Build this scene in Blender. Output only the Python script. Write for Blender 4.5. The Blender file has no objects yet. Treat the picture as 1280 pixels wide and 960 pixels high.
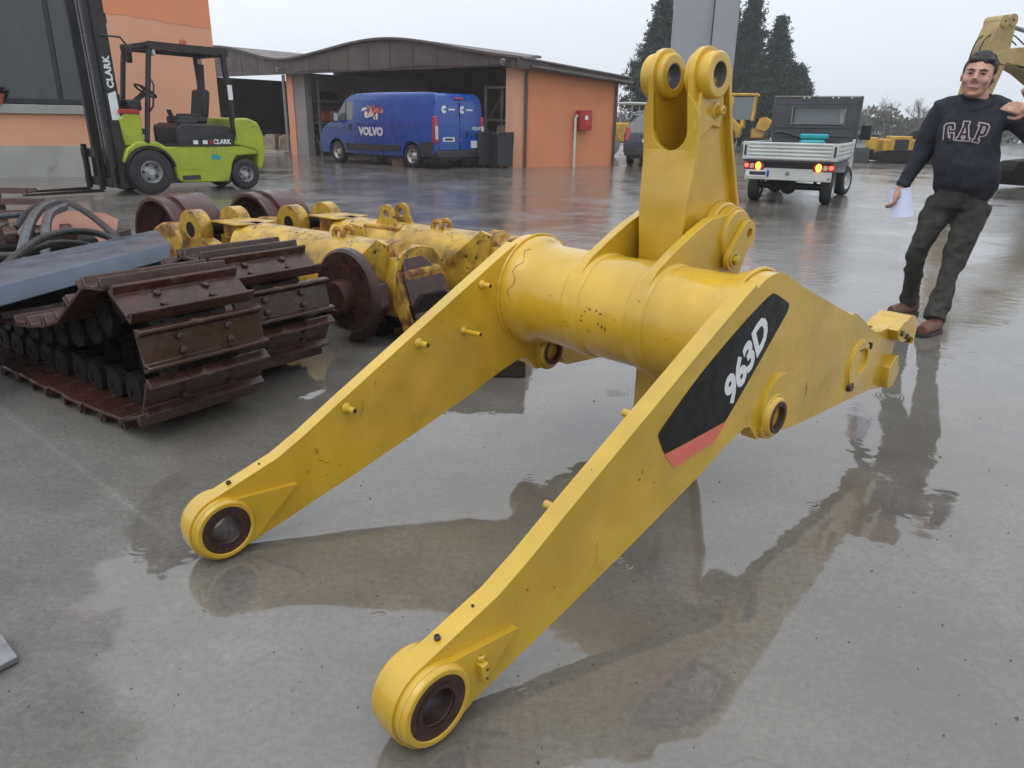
import bpy, bmesh, math, random
from mathutils import Vector as V, Matrix as M4
from mathutils.geometry import tessellate_polygon
R = math.radians
S = bpy.context.scene
COL = S.collection

# ------------------------------------------------------------------ camera
cam_data = bpy.data.cameras.new('camera')
cam = bpy.data.objects.new('camera', cam_data); COL.objects.link(cam)
_p, _r = R(19.4), R(1.0)
_f = V((0, math.cos(_p), -math.sin(_p))); _x = V((1, 0, 0)); _u = _x.cross(_f)
_x2 = math.cos(_r) * _x + math.sin(_r) * _u
_u2 = -math.sin(_r) * _x + math.cos(_r) * _u
cam.matrix_world = M4(((_x2.x, _u2.x, -_f.x, 0), (_x2.y, _u2.y, -_f.y, 0), (_x2.z, _u2.z, -_f.z, 1.3), (0, 0, 0, 1)))
cam_data.sensor_width = 36; cam_data.lens = 930 / 1280 * 36
cam_data.clip_start = 0.05; cam_data.clip_end = 2000
S.camera = cam

# ------------------------------------------------------------------ sky and sun (overcast, raining)
SUN_EL, SUN_AZ = 62, 215
HAZE = 0.0012
world = bpy.data.worlds.new('World'); S.world = world; world.use_nodes = True
wn = world.node_tree; wn.nodes.clear()
def WN(t, **k):
    n = wn.nodes.new(t)
    for a, b in k.items(): setattr(n, a, b)
    return n
wo = WN('ShaderNodeOutputWorld')
sky = WN('ShaderNodeTexSky', sky_type='NISHITA', sun_disc=False, sun_elevation=R(SUN_EL), sun_rotation=R(SUN_AZ), air_density=1.0, dust_density=6.0, ozone_density=1.0)
bg1 = WN('ShaderNodeBackground'); bg1.inputs[1].default_value = 0.08
wn.links.new(sky.outputs[0], bg1.inputs[0])
# the cloud layer: an overcast dome, brighter towards the zenith
tc = WN('ShaderNodeTexCoord'); sep = WN('ShaderNodeSeparateXYZ'); wn.links.new(tc.outputs['Generated'], sep.inputs[0])
ramp = WN('ShaderNodeValToRGB')
ramp.color_ramp.elements[0].position = 0.0; ramp.color_ramp.elements[0].color = (0.82, 0.90, 1.01, 1)
ramp.color_ramp.elements[1].position = 1.0; ramp.color_ramp.elements[1].color = (1.42, 1.48, 1.58, 1)
e = ramp.color_ramp.elements.new(0.16); e.color = (0.97, 1.03, 1.11, 1)
wn.links.new(sep.outputs[2], ramp.inputs[0])
cn = WN('ShaderNodeTexNoise'); cn.inputs['Scale'].default_value = 2.2; cn.inputs['Detail'].default_value = 4
mp = WN('ShaderNodeMapping'); mp.inputs['Scale'].default_value = (1, 1, 2.5)
wn.links.new(tc.outputs['Generated'], mp.inputs[0]); wn.links.new(mp.outputs[0], cn.inputs['Vector'])
cm = WN('ShaderNodeMapRange'); cm.inputs[1].default_value = 0.3; cm.inputs[2].default_value = 0.7; cm.inputs[3].default_value = 0.95; cm.inputs[4].default_value = 1.05
wn.links.new(cn.outputs[0], cm.inputs[0])
lx = WN('ShaderNodeMath', operation='MULTIPLY_ADD'); wn.links.new(sep.outputs[0], lx.inputs[0]); lx.inputs[1].default_value = -0.10; wn.links.new(cm.outputs[0], lx.inputs[2])
vm = WN('ShaderNodeVectorMath', operation='SCALE'); wn.links.new(ramp.outputs[0], vm.inputs[0]); wn.links.new(lx.outputs[0], vm.inputs['Scale'])
bg2 = WN('ShaderNodeBackground'); wn.links.new(vm.outputs[0], bg2.inputs[0]); bg2.inputs[1].default_value = 1.02
mx = WN('ShaderNodeMixShader'); mx.inputs[0].default_value = 0.92
wn.links.new(bg1.outputs[0], mx.inputs[1]); wn.links.new(bg2.outputs[0], mx.inputs[2]); wn.links.new(mx.outputs[0], wo.inputs[0])
sl = bpy.data.lights.new('sun', 'SUN'); sl.energy = 0.6; sl.angle = R(35); sl.color = (1, 0.97, 0.92)
sun = bpy.data.objects.new('sun', sl); COL.objects.link(sun)
_a = R(SUN_AZ)
sd = V((math.sin(_a) * math.cos(R(SUN_EL)), math.cos(_a) * math.cos(R(SUN_EL)), math.sin(R(SUN_EL))))
sun.rotation_euler = sd.to_track_quat('Z', 'Y').to_euler(); sun.location = sd * 50

S.view_settings.view_transform = 'Standard'; S.view_settings.look = 'None'
S.view_settings.exposure = 0.0; S.view_settings.gamma = 1.0; S.view_settings.use_curve_mapping = False
S.render.engine = 'CYCLES'
S.cycles.use_denoising = True
S.cycles.max_bounces = 8; S.cycles.diffuse_bounces = 3; S.cycles.glossy_bounces = 4; S.cycles.transmission_bounces = 6
S.cycles.volume_bounces = 2
S.cycles.caustics_reflective = False; S.cycles.caustics_refractive = False

# ------------------------------------------------------------------ materials
def nt(name):
    m = bpy.data.materials.new(name); m.use_nodes = True
    t = m.node_tree; b = t.nodes['Principled BSDF']
    return m, t, b
def nd(t, typ, ins=None, **k):
    n = t.nodes.new(typ)
    for a, b in k.items(): setattr(n, a, b)
    for a, b in (ins or {}).items():
        if hasattr(b, 'is_linked') or isinstance(b, bpy.types.NodeSocket): t.links.new(b, n.inputs[a])
        else: n.inputs[a].default_value = b
    return n
def c4(c): return (c[0], c[1], c[2], 1)
def mixc(t, fac, a, b, mode='MIX'):
    n = t.nodes.new('ShaderNodeMix'); n.data_type = 'RGBA'; n.blend_type = mode
    for i, v in ((0, fac), (6, a), (7, b)):
        if isinstance(v, bpy.types.NodeSocket): t.links.new(v, n.inputs[i])
        else: n.inputs[i].default_value = v
    return n.outputs[2]
def noise(t, vec, scale, detail=3, rough=.55):
    n = nd(t, 'ShaderNodeTexNoise', {'Scale': scale, 'Detail': detail, 'Roughness': rough})
    if vec is not None: t.links.new(vec, n.inputs['Vector'])
    return n.outputs[0]
def mrange(t, v, a, b, c=0., d=1., smooth=True):
    n = t.nodes.new('ShaderNodeMapRange')
    if smooth: n.interpolation_type = 'SMOOTHSTEP'
    t.links.new(v, n.inputs[0])
    for i, x in ((1, a), (2, b), (3, c), (4, d)): n.inputs[i].default_value = x
    return n.outputs[0]
def math_(t, op, a, b=None, c=None):
    n = t.nodes.new('ShaderNodeMath'); n.operation = op
    for i, v in enumerate((a, b, c)):
        if v is None: continue
        if isinstance(v, bpy.types.NodeSocket): t.links.new(v, n.inputs[i])
        else: n.inputs[i].default_value = v
    return n.outputs[0]
def pm(name, c, rough=.5, metal=0., var=.18, vscale=4., bump=0., bscale=60., coat=0., dirt=None, dirt_amt=.5, dirt_scale=2.5, spots=None, spot_amt=.62, spot_scale=30., ior=1.5, rvar=.12, each=0., each_c=None):
    """painted / worn surface: two-tone variation, soft dirt, small chips, fine relief"""
    m, t, b = nt(name)
    oc = nd(t, 'ShaderNodeTexCoord').outputs['Object']
    n1 = noise(t, oc, vscale, 4)
    k1 = tuple(x * (1 - var) for x in c); k2 = tuple(min(1, x * (1 + var)) for x in c)
    col = mixc(t, mrange(t, n1, .3, .7), c4(k1), c4(k2))
    if dirt:
        n2 = noise(t, oc, dirt_scale, 6, .65)
        col = mixc(t, mrange(t, n2, 1 - dirt_amt, 1.15 - dirt_amt + .1), col, c4(dirt))
    if each:
        oi = nd(t, 'ShaderNodeObjectInfo').outputs['Random']; col = mixc(t, math_(t, 'MULTIPLY', oi, each), col, c4(each_c))
    rg = mrange(t, noise(t, oc, vscale * 2.3, 4), .3, .7, max(.02, rough - rvar), min(1, rough + rvar))
    if spots:
        n3 = noise(t, oc, spot_scale, 3); n4 = noise(t, oc, spot_scale / 9, 2)
        ms = mrange(t, math_(t, 'MULTIPLY', n3, math_(t, 'ADD', n4, .5)), spot_amt, spot_amt + .04)
        col = mixc(t, ms, col, c4(spots))
        rg = math_(t, 'MAXIMUM', rg, math_(t, 'MULTIPLY', ms, .8))
    t.links.new(col, b.inputs['Base Color']); t.links.new(rg, b.inputs['Roughness'])
    b.inputs['Metallic'].default_value = metal; b.inputs['IOR'].default_value = ior
    b.inputs['Coat Weight'].default_value = coat; b.inputs['Coat Roughness'].default_value = .12
    if bump:
        bp = nd(t, 'ShaderNodeBump', {'Strength': bump, 'Distance': .01})
        t.links.new(noise(t, oc, bscale, 4), bp.inputs['Height']); t.links.new(bp.outputs[0], b.inputs['Normal'])
    return m
def glow(name, c, s):
    m, t, b = nt(name)
    b.inputs['Base Color'].default_value = c4(c); b.inputs['Emission Color'].default_value = c4(c); b.inputs['Emission Strength'].default_value = s
    return m

MT = {}
MT['yellow'] = pm('yellow_paint', (.56, .348, .020), .32, var=.16, vscale=3, bump=.04, bscale=25, coat=.55, dirt=(.36, .205, .022), dirt_amt=.43, dirt_scale=3.2, spots=(.05, .025, .012), spot_amt=.80, spot_scale=60)
MT['yellow_rust'] = pm('worn_yellow_paint', (.50, .30, .028), .40, var=.25, vscale=7, bump=.12, bscale=35, coat=.2, dirt=(.085, .032, .014), dirt_amt=.555, dirt_scale=5, spots=(.035, .014, .008), spot_amt=.66, spot_scale=26)
MT['rust_yellow'] = pm('rusty_yellow_paint', (.42, .23, .03), .6, var=.3, vscale=9, bump=.25, bscale=40, dirt=(.10, .03, .012), dirt_amt=.58, dirt_scale=11)
MT['rust'] = pm('dark_rust', (.054, .0195, .0135), .30, var=.35, vscale=9, bump=.18, bscale=45, ior=1.5, dirt=(.085, .036, .022), dirt_amt=.47, dirt_scale=9, rvar=.15, each=.5, each_c=(.024, .012, .010), spots=(.10, .06, .04), spot_amt=.72, spot_scale=22)
MT['rust_dark'] = pm('shaded_black_rust', (.009, .006, .005), .72, var=.4, vscale=8, bump=.2, bscale=40, ior=1.32, dirt=(.035, .016, .011), dirt_amt=.4, dirt_scale=9)  # rust taken near black to carry the shade inside the track loops
MT['rust_red'] = pm('red_brown_rust', (.060, .018, .015), .30, var=.3, vscale=6, bump=.1, bscale=40, dirt=(.030, .013, .011), dirt_amt=.45, dirt_scale=7)
MT['bush'] = pm('rusty_bushing', (.045, .020, .016), .5, var=.35, vscale=30, bump=.2, bscale=90, dirt=(.12, .05, .03), dirt_amt=.4, dirt_scale=25)
MT['steel_grey'] = pm('worn_grey_steel', (.20, .20, .21), .35, metal=.4, var=.2, vscale=20)
MT['bore_grey'] = pm('grey_bore', (.085, .082, .080), .35, metal=.3, var=.3, vscale=20)
MT['bore'] = pm('oily_bore', (.03, .028, .028), .3, metal=.5, var=.3, vscale=20)
MT['black'] = pm('black_paint', (.012, .012, .013), .42, var=.3, vscale=8)
MT['charcoal'] = pm('charcoal_plastic', (.028, .028, .032), .5, var=.25, vscale=8)
MT['rubber'] = pm('tyre_rubber', (.018, .018, .019), .62, var=.35, vscale=10, bump=.1, bscale=80, dirt=(.06, .055, .048), dirt_amt=.36, dirt_scale=6)
MT['decal_black'] = pm('decal_black', (.005, .005, .0055), .42, var=.2, vscale=10, dirt=(.018, .017, .015), dirt_amt=.3, dirt_scale=6, ior=1.36)
MT['decal_red'] = pm('decal_faded_red', (.72, .17, .12), .45, var=.06, vscale=9)
MT['white'] = pm('white_print', (.74, .76, .78), .45, var=.05, vscale=9)
MT['timber'] = pm('dark_wet_timber', (.022, .014, .010), .55, var=.4, vscale=14, bump=.2, bscale=60)
MT['blue_steel'] = pm('blue_grey_sheet', (.058, .080, .112), .34, var=.22, vscale=3.5, bump=.05, bscale=20, dirt=(.085, .108, .135), dirt_amt=.42, dirt_scale=4, spots=(.04, .04, .05), spot_amt=.74, spot_scale=30)
MT['pipe'] = pm('dark_grey_pipe', (.060, .065, .075), .35, metal=.3, var=.3, vscale=12)
MT['hose'] = pm('black_hose', (.010, .010, .011), .5, var=.3, vscale=10)
MT['orange_wall'] = pm('orange_render', (.70, .262, .125), .85, var=.05, vscale=.8, bump=.15, bscale=30, dirt=(.58, .27, .165), dirt_amt=.50, dirt_scale=.9)
MT['orange_pale'] = pm('pale_orange_render', (.68, .345, .215), .85, var=.04, vscale=.8, bump=.15, bscale=30, dirt=(.60, .33, .22), dirt_amt=.4, dirt_scale=1.2)
MT['grey_render'] = pm('grey_render_plinth', (.34, .34, .325), .85, var=.12, vscale=1.2, bump=.15, bscale=30, dirt=(.17, .175, .15), dirt_amt=.42, dirt_scale=1.6)
MT['brown_metal'] = pm('brown_sheet_metal', (.085, .068, .060), .5, var=.15, vscale=1.5, dirt=(.12, .10, .09), dirt_amt=.4, dirt_scale=1)
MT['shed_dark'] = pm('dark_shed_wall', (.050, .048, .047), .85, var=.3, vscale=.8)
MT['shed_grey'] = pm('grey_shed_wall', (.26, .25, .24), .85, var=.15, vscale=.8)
MT['green_frame'] = pm('green_grey_rack', (.12, .16, .145), .5, var=.2, vscale=3)
MT['grey_metal'] = pm('grey_galvanised', (.27, .275, .28), .4, metal=.5, var=.15, vscale=4)
MT['column'] = pm('grey_painted_column', (.30, .315, .335), .55, var=.06, vscale=2, dirt=(.25, .26, .27), dirt_amt=.4, dirt_scale=1.2)
MT['lime'] = pm('lime_paint', (.35, .43, .022), .42, var=.1, vscale=4, coat=.1, dirt=(.22, .25, .07), dirt_amt=.49, dirt_scale=5, spots=(.12, .14, .05), spot_amt=.74, spot_scale=20)
MT['blue'] = pm('blue_car_paint', (.003, .060, .33), .30, var=.03, vscale=2, coat=.35)
MT['silver'] = pm('silver_wheel', (.42, .42, .43), .35, metal=.6, var=.1, vscale=9)
MT['whitepaint'] = pm('white_truck_paint', (.56, .575, .55), .35, var=.06, vscale=3, coat=.3, dirt=(.42, .42, .38), dirt_amt=.4, dirt_scale=4)
MT['darkgrey'] = pm('dark_grey_paint', (.055, .058, .064), .5, var=.2, vscale=4)
MT['teal'] = pm('teal_plastic', (.01, .30, .33), .4, var=.15, vscale=6)
MT['redpaint'] = pm('red_paint', (.36, .02, .022), .4, var=.15, vscale=6)
MT['terracotta'] = pm('terracotta', (.42, .10, .05), .75, var=.15, vscale=8)
MT['leaf_dark'] = pm('conifer_foliage', (.020, .036, .026), .7, var=.5, vscale=.9)
MT['leaf_far'] = pm('grey_green_scrub', (.085, .095, .075), .8, var=.35, vscale=.4)
MT['faded_board'] = pm('faded_orange_board', (.27, .125, .085), .7, var=.15, vscale=3)
MT['grit'] = pm('grit', (.09, .085, .078), .6, var=.5, vscale=40)
MT['bark'] = pm('bark', (.06, .048, .04), .85, var=.3, vscale=3)
MT['twig'] = pm('grey_twigs', (.13, .115, .10), .85, var=.2, vscale=1)
MT['denim'] = pm('dark_trousers', (.034, .032, .028), .85, var=.22, vscale=9, bump=.5, bscale=26)
MT['hoodie'] = pm('navy_fleece', (.016, .018, .028), .92, var=.22, vscale=9, bump=.5, bscale=22)
MT['eye_dark'] = pm('eye_shadow', (.060, .035, .028), .4, var=.2, vscale=40)  # lid shade coloured into the eye in place of whites
MT['skin'] = pm('skin', (.48, .265, .205), .55, var=.09, vscale=22)
MT['hair'] = pm('dark_hair', (.014, .010, .009), .55, var=.5, vscale=60, bump=.8, bscale=120)
MT['shoe'] = pm('brown_shoe', (.13, .055, .035), .5, var=.3, vscale=20)
MT['paper'] = pm('paper', (.62, .66, .86), .8, var=.04, vscale=6)
MT['hoodie_letter'] = pm('navy_felt_letter', (.018, .020, .030), .95, var=.2, vscale=60)
MT['lip'] = pm('lip', (.22, .07, .06), .5, var=.1, vscale=30)
MT['letter_edge'] = pm('stitched_letter_edge', (.42, .33, .33), .9, var=.1, vscale=60)
MT['loader_yellow'] = pm('machine_yellow', (.55, .32, .03), .5, var=.2, vscale=2, dirt=(.30, .19, .06), dirt_amt=.45, dirt_scale=3)
MT['faded_yellow'] = pm('faded_machine_yellow', (.36, .26, .10), .55, var=.2, vscale=3, dirt=(.24, .17, .09), dirt_amt=.45, dirt_scale=4, spots=(.10, .065, .04), spot_amt=.74, spot_scale=14)
MT['cardboard'] = pm('cardboard', (.36, .24, .13), .85, var=.15, vscale=6)
MT['dark_car'] = pm('dark_blue_car_paint', (.014, .013, .03), .25, var=.1, vscale=3, coat=.8)
MT['tan'] = pm('tan_sacks', (.36, .30, .23), .8, var=.25, vscale=5)
def glass_mat(name, c, rough=.06):
    m, t, b = nt(name); b.inputs['Base Color'].default_value = c4(c); b.inputs['Roughness'].default_value = rough; b.inputs['IOR'].default_value = 1.5
    b.inputs['Coat Weight'].default_value = .5; return m
MT['glass'] = glass_mat('dark_glass', (.012, .014, .016))
MT['window_glass'] = glass_mat('window_glass', (.30, .34, .35), .02); MT['window_glass'].node_tree.nodes['Principled BSDF'].inputs['Transmission Weight'].default_value = 1.0
MT['glass_grey'] = glass_mat('grey_glass', (.13, .155, .16))  # lighter grey puts reflections into the glass colour
MT['lens_red'] = glass_mat('red_lens', (.42, .015, .02), .2)
MT['lens_white'] = glass_mat('clear_lens', (.6, .58, .55), .2)
MT['lamp_amber'] = glow('lit_amber_lamp', (1.0, .22, .03), 5.5)
MT['lamp_red'] = glow('lit_red_lamp', (1.0, .06, .03), 5.0)

# ------------------------------------------------------------------ geometry helpers
def basis(ax):
    ax = V(ax).normalized(); h = V((0, 0, 1)) if abs(ax.z) < .9 else V((1, 0, 0))
    a = h.cross(ax).normalized(); return a, ax.cross(a), ax
class MB:
    def __init__(s): s.v = []; s.f = []; s.mi = []
    def add(s, vs, fs, mi=0):
        o = len(s.v); s.v += [tuple(x) for x in vs]; s.f += [tuple(i + o for i in f) for f in fs]; s.mi += [mi] * len(fs); return s
    def box(s, c, d, rz=0, mi=0, m=None, taper=None):
        tx, ty = taper or (1, 1)
        vs = [V((x * d[0] / 2 * (tx if z > 0 else 1), y * d[1] / 2 * (ty if z > 0 else 1), z * d[2] / 2)) for z in (-1, 1) for y in (-1, 1) for x in (-1, 1)]
        mm = m if m is not None else M4.Rotation(rz, 3, 'Z')
        vs = [mm @ q + V(c) for q in vs]
        return s.add(vs, [(0, 2, 3, 1), (4, 5, 7, 6), (0, 1, 5, 4), (2, 6, 7, 3), (0, 4, 6, 2), (1, 3, 7, 5)], mi)
    def bar(s, p, q, w, h=None, mi=0, up=(0, 0, 1)):
        p = V(p); q = V(q); d = q - p; L = d.length; d.normalize(); u = V(up)
        if abs(d.dot(u)) > .98: u = V((1, 0, 0))
        a = u.cross(d).normalized(); b = d.cross(a)
        return s.box((p + q) / 2, (L, w, h or w), m=M4((d, a, b)).transposed(), mi=mi)
    def lathe(s, o, ax, prof, n=24, mi=0, closed=False, cap=False):
        a, b, ax = basis(ax); o = V(o); vs = []; fs = []
        for t, r in prof:
            for i in range(n):
                an = 2 * math.pi * i / n; vs.append(o + ax * t + (a * math.cos(an) + b * math.sin(an)) * r)
        k = len(prof); rng = range(k if closed else k - 1)
        for j in rng:
            j2 = (j + 1) % k
            for i in range(n):
                i2 = (i + 1) % n; fs.append((j * n + i, j * n + i2, j2 * n + i2, j2 * n + i))
        if cap: fs.append(tuple(reversed(range(n)))); fs.append(tuple((k - 1) * n + i for i in range(n)))
        return s.add(vs, fs, mi)
    def cyl(s, p, q, r, r2=None, n=16, mi=0):
        p = V(p); q = V(q); L = (q - p).length
        return s.lathe(p, q - p, [(0, r), (L, r if r2 is None else r2)], n, mi, cap=True)
    def tube(s, path, r, n=8, mi=0, cap=True):
        path = [V(p) for p in path]; rs = r if isinstance(r, (list, tuple)) else [r] * len(path); vs = []; fs = []; pa = None
        for i, p in enumerate(path):
            d = (path[min(i + 1, len(path) - 1)] - path[max(i - 1, 0)]).normalized()
            if pa is None: a = basis(d)[0]
            else: a = (pa - d * pa.dot(d)).normalized()
            pa = a; b = d.cross(a)
            for k in range(n):
                an = 2 * math.pi * k / n; vs.append(p + (a * math.cos(an) + b * math.sin(an)) * rs[i])
        for i in range(len(path) - 1):
            for k in range(n):
                k2 = (k + 1) % n; fs.append((i * n + k, i * n + k2, (i + 1) * n + k2, (i + 1) * n + k))
        if cap: fs.append(tuple(reversed(range(n)))); fs.append(tuple((len(path) - 1) * n + k for k in range(n)))
        return s.add(vs, fs, mi)
    def prism(s, outer, a0, a1, fn, holes=(), mi=0):
        """extrude a 2-D outline (with holes) from a0 to a1; fn(p, q, a) -> 3-D"""
        def area(l): return sum(l[i][0] * l[(i + 1) % len(l)][1] - l[(i + 1) % len(l)][0] * l[i][1] for i in range(len(l)))
        loops = [list(outer) if area(outer) > 0 else list(reversed(outer))] + [list(h) if area(h) < 0 else list(reversed(h)) for h in holes]
        tri = tessellate_polygon([[V((p[0], p[1], 0)) for p in l] for l in loops])
        flat = [p for l in loops for p in l]; n = len(flat)
        vs = [fn(p[0], p[1], a0) for p in flat] + [fn(p[0], p[1], a1) for p in flat]; fs = []
        for t in tri:
            x = [flat[i] for i in t]
            ar = (x[1][0] - x[0][0]) * (x[2][1] - x[0][1]) - (x[2][0] - x[0][0]) * (x[1][1] - x[0][1])
            if abs(ar) < 1e-12: continue
            t = tuple(t) if ar > 0 else tuple(reversed(t))
            fs.append(tuple(i + n for i in t)); fs.append(tuple(reversed(t)))
        o = 0
        for l in loops:
            k = len(l)
            for i in range(k):
                j = (i + 1) % k; fs.append((o + i, o + j, n + o + j, n + o + i))
            o += k
        return s.add(vs, fs, mi)
    def sphere(s, c, r, n=16, m=10, mi=0, sc=(1, 1, 1)):
        c = V(c); prof = [(-math.cos(math.pi * j / m) * r, max(1e-4, math.sin(math.pi * j / m) * r)) for j in range(m + 1)]
        o = len(s.v); s.lathe((0, 0, 0), (0, 0, 1), prof, n, mi)
        for i in range(o, len(s.v)):
            x = s.v[i]; s.v[i] = (c.x + x[0] * sc[0], c.y + x[1] * sc[1], c.z + x[2] * sc[2])
        return s
    def xf(s, m):
        s.v = [tuple(m @ V(x)) for x in s.v]; return s
    def mesh(s, name, mats, ang=35, smooth=True):
        me = bpy.data.meshes.new(name); me.from_pydata(s.v, [], s.f)
        for m in (mats if isinstance(mats, (list, tuple)) else [mats]): me.materials.append(MT[m] if isinstance(m, str) else m)
        me.polygons.foreach_set('material_index', s.mi)
        bm = bmesh.new(); bm.from_mesh(me); bmesh.ops.recalc_face_normals(bm, faces=bm.faces[:]); bm.to_mesh(me); bm.free()
        if smooth:
            me.polygons.foreach_set('use_smooth', [True] * len(me.polygons)); me.set_sharp_from_angle(angle=R(ang))
        me.update(); return me
    def build(s, name, mats, parent=None, bev=0, seg=2, ang=35, smooth=True):
        o = bpy.data.objects.new(name, s.mesh(name, mats, ang, smooth)); COL.objects.link(o); o.parent = parent
        if bev:
            md = o.modifiers.new('edge_rounding', 'BEVEL'); md.width = bev; md.segments = seg; md.limit_method = 'ANGLE'; md.angle_limit = R(38)
        return o
def tag(o, label=None, cat=None, group=None, kind=None):
    for k, v in (('label', label), ('category', cat), ('group', group), ('kind', kind)):
        if v: o[k] = v
    return o
def empty(name, loc=(0, 0, 0), rz=0, label=None, cat=None, group=None, scale=1):
    o = bpy.data.objects.new(name, None); COL.objects.link(o); o.location = loc; o.rotation_euler = (0, 0, rz); o.scale = (scale,) * 3
    o.empty_display_size = .2
    return tag(o, label, cat, group)
def kid(o, name, parent, loc=None, rot=None, sc=None):
    c = o.copy(); c.name = name; COL.objects.link(c); c.parent = parent
    if loc is not None: c.location = loc
    if rot is not None: c.rotation_euler = rot
    if sc is not None: c.scale = sc
    return c
def circ(cx, cy, r, n=24, a0=0, a1=360):
    full = abs(a1 - a0) >= 360
    k = n if full else n + 1
    return [(cx + r * math.cos(R(a0 + (a1 - a0) * i / n)), cy + r * math.sin(R(a0 + (a1 - a0) * i / n))) for i in range(k)]
def interp(x, pts):
    if x <= pts[0][0]: return pts[0][1]
    for (a, b), (c, d) in zip(pts, pts[1:]):
        if x <= c: return b + (d - b) * (x - a) / (c - a)
    return pts[-1][1]
def smooth_poly(pts, it=2, closed=False):
    for _ in range(it):
        o = []
        n = len(pts)
        for i in range(n if closed else n - 1):
            p, q = pts[i], pts[(i + 1) % n]
            o += [tuple(.75 * a + .25 * b for a, b in zip(p, q)), tuple(.25 * a + .75 * b for a, b in zip(p, q))]
        pts = o if closed else [pts[0]] + o + [pts[-1]]
    return pts
def text_obj(s, size, parent, name, mat, o, xd, yd, depth=.002, shear=0., bold=0., sx=1., align='LEFT', space=1.):
    cu = bpy.data.curves.new('t', 'FONT'); cu.body = s; cu.size = size; cu.extrude = depth / 2; cu.shear = shear; cu.offset = bold; cu.align_x = align; cu.space_character = space
    cu.resolution_u = 3
    t = bpy.data.objects.new('t', cu); COL.objects.link(t); bpy.context.view_layer.update()
    me = bpy.data.meshes.new_from_object(t.evaluated_get(bpy.context.evaluated_depsgraph_get()))
    bpy.data.objects.remove(t); bpy.data.curves.remove(cu)
    me.name = name; me.materials.clear(); me.materials.append(MT[mat] if isinstance(mat, str) else mat)
    xd = V(xd).normalized(); yd = V(yd).normalized(); zd = xd.cross(yd); o = V(o)
    for v in me.vertices: v.co = o + xd * v.co.x * sx + yd * v.co.y + zd * v.co.z
    for p in me.polygons: p.use_smooth = False
    ob = bpy.data.objects.new(name, me); COL.objects.link(ob); ob.parent = parent
    return ob
rnd = random.Random(7)
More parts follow.
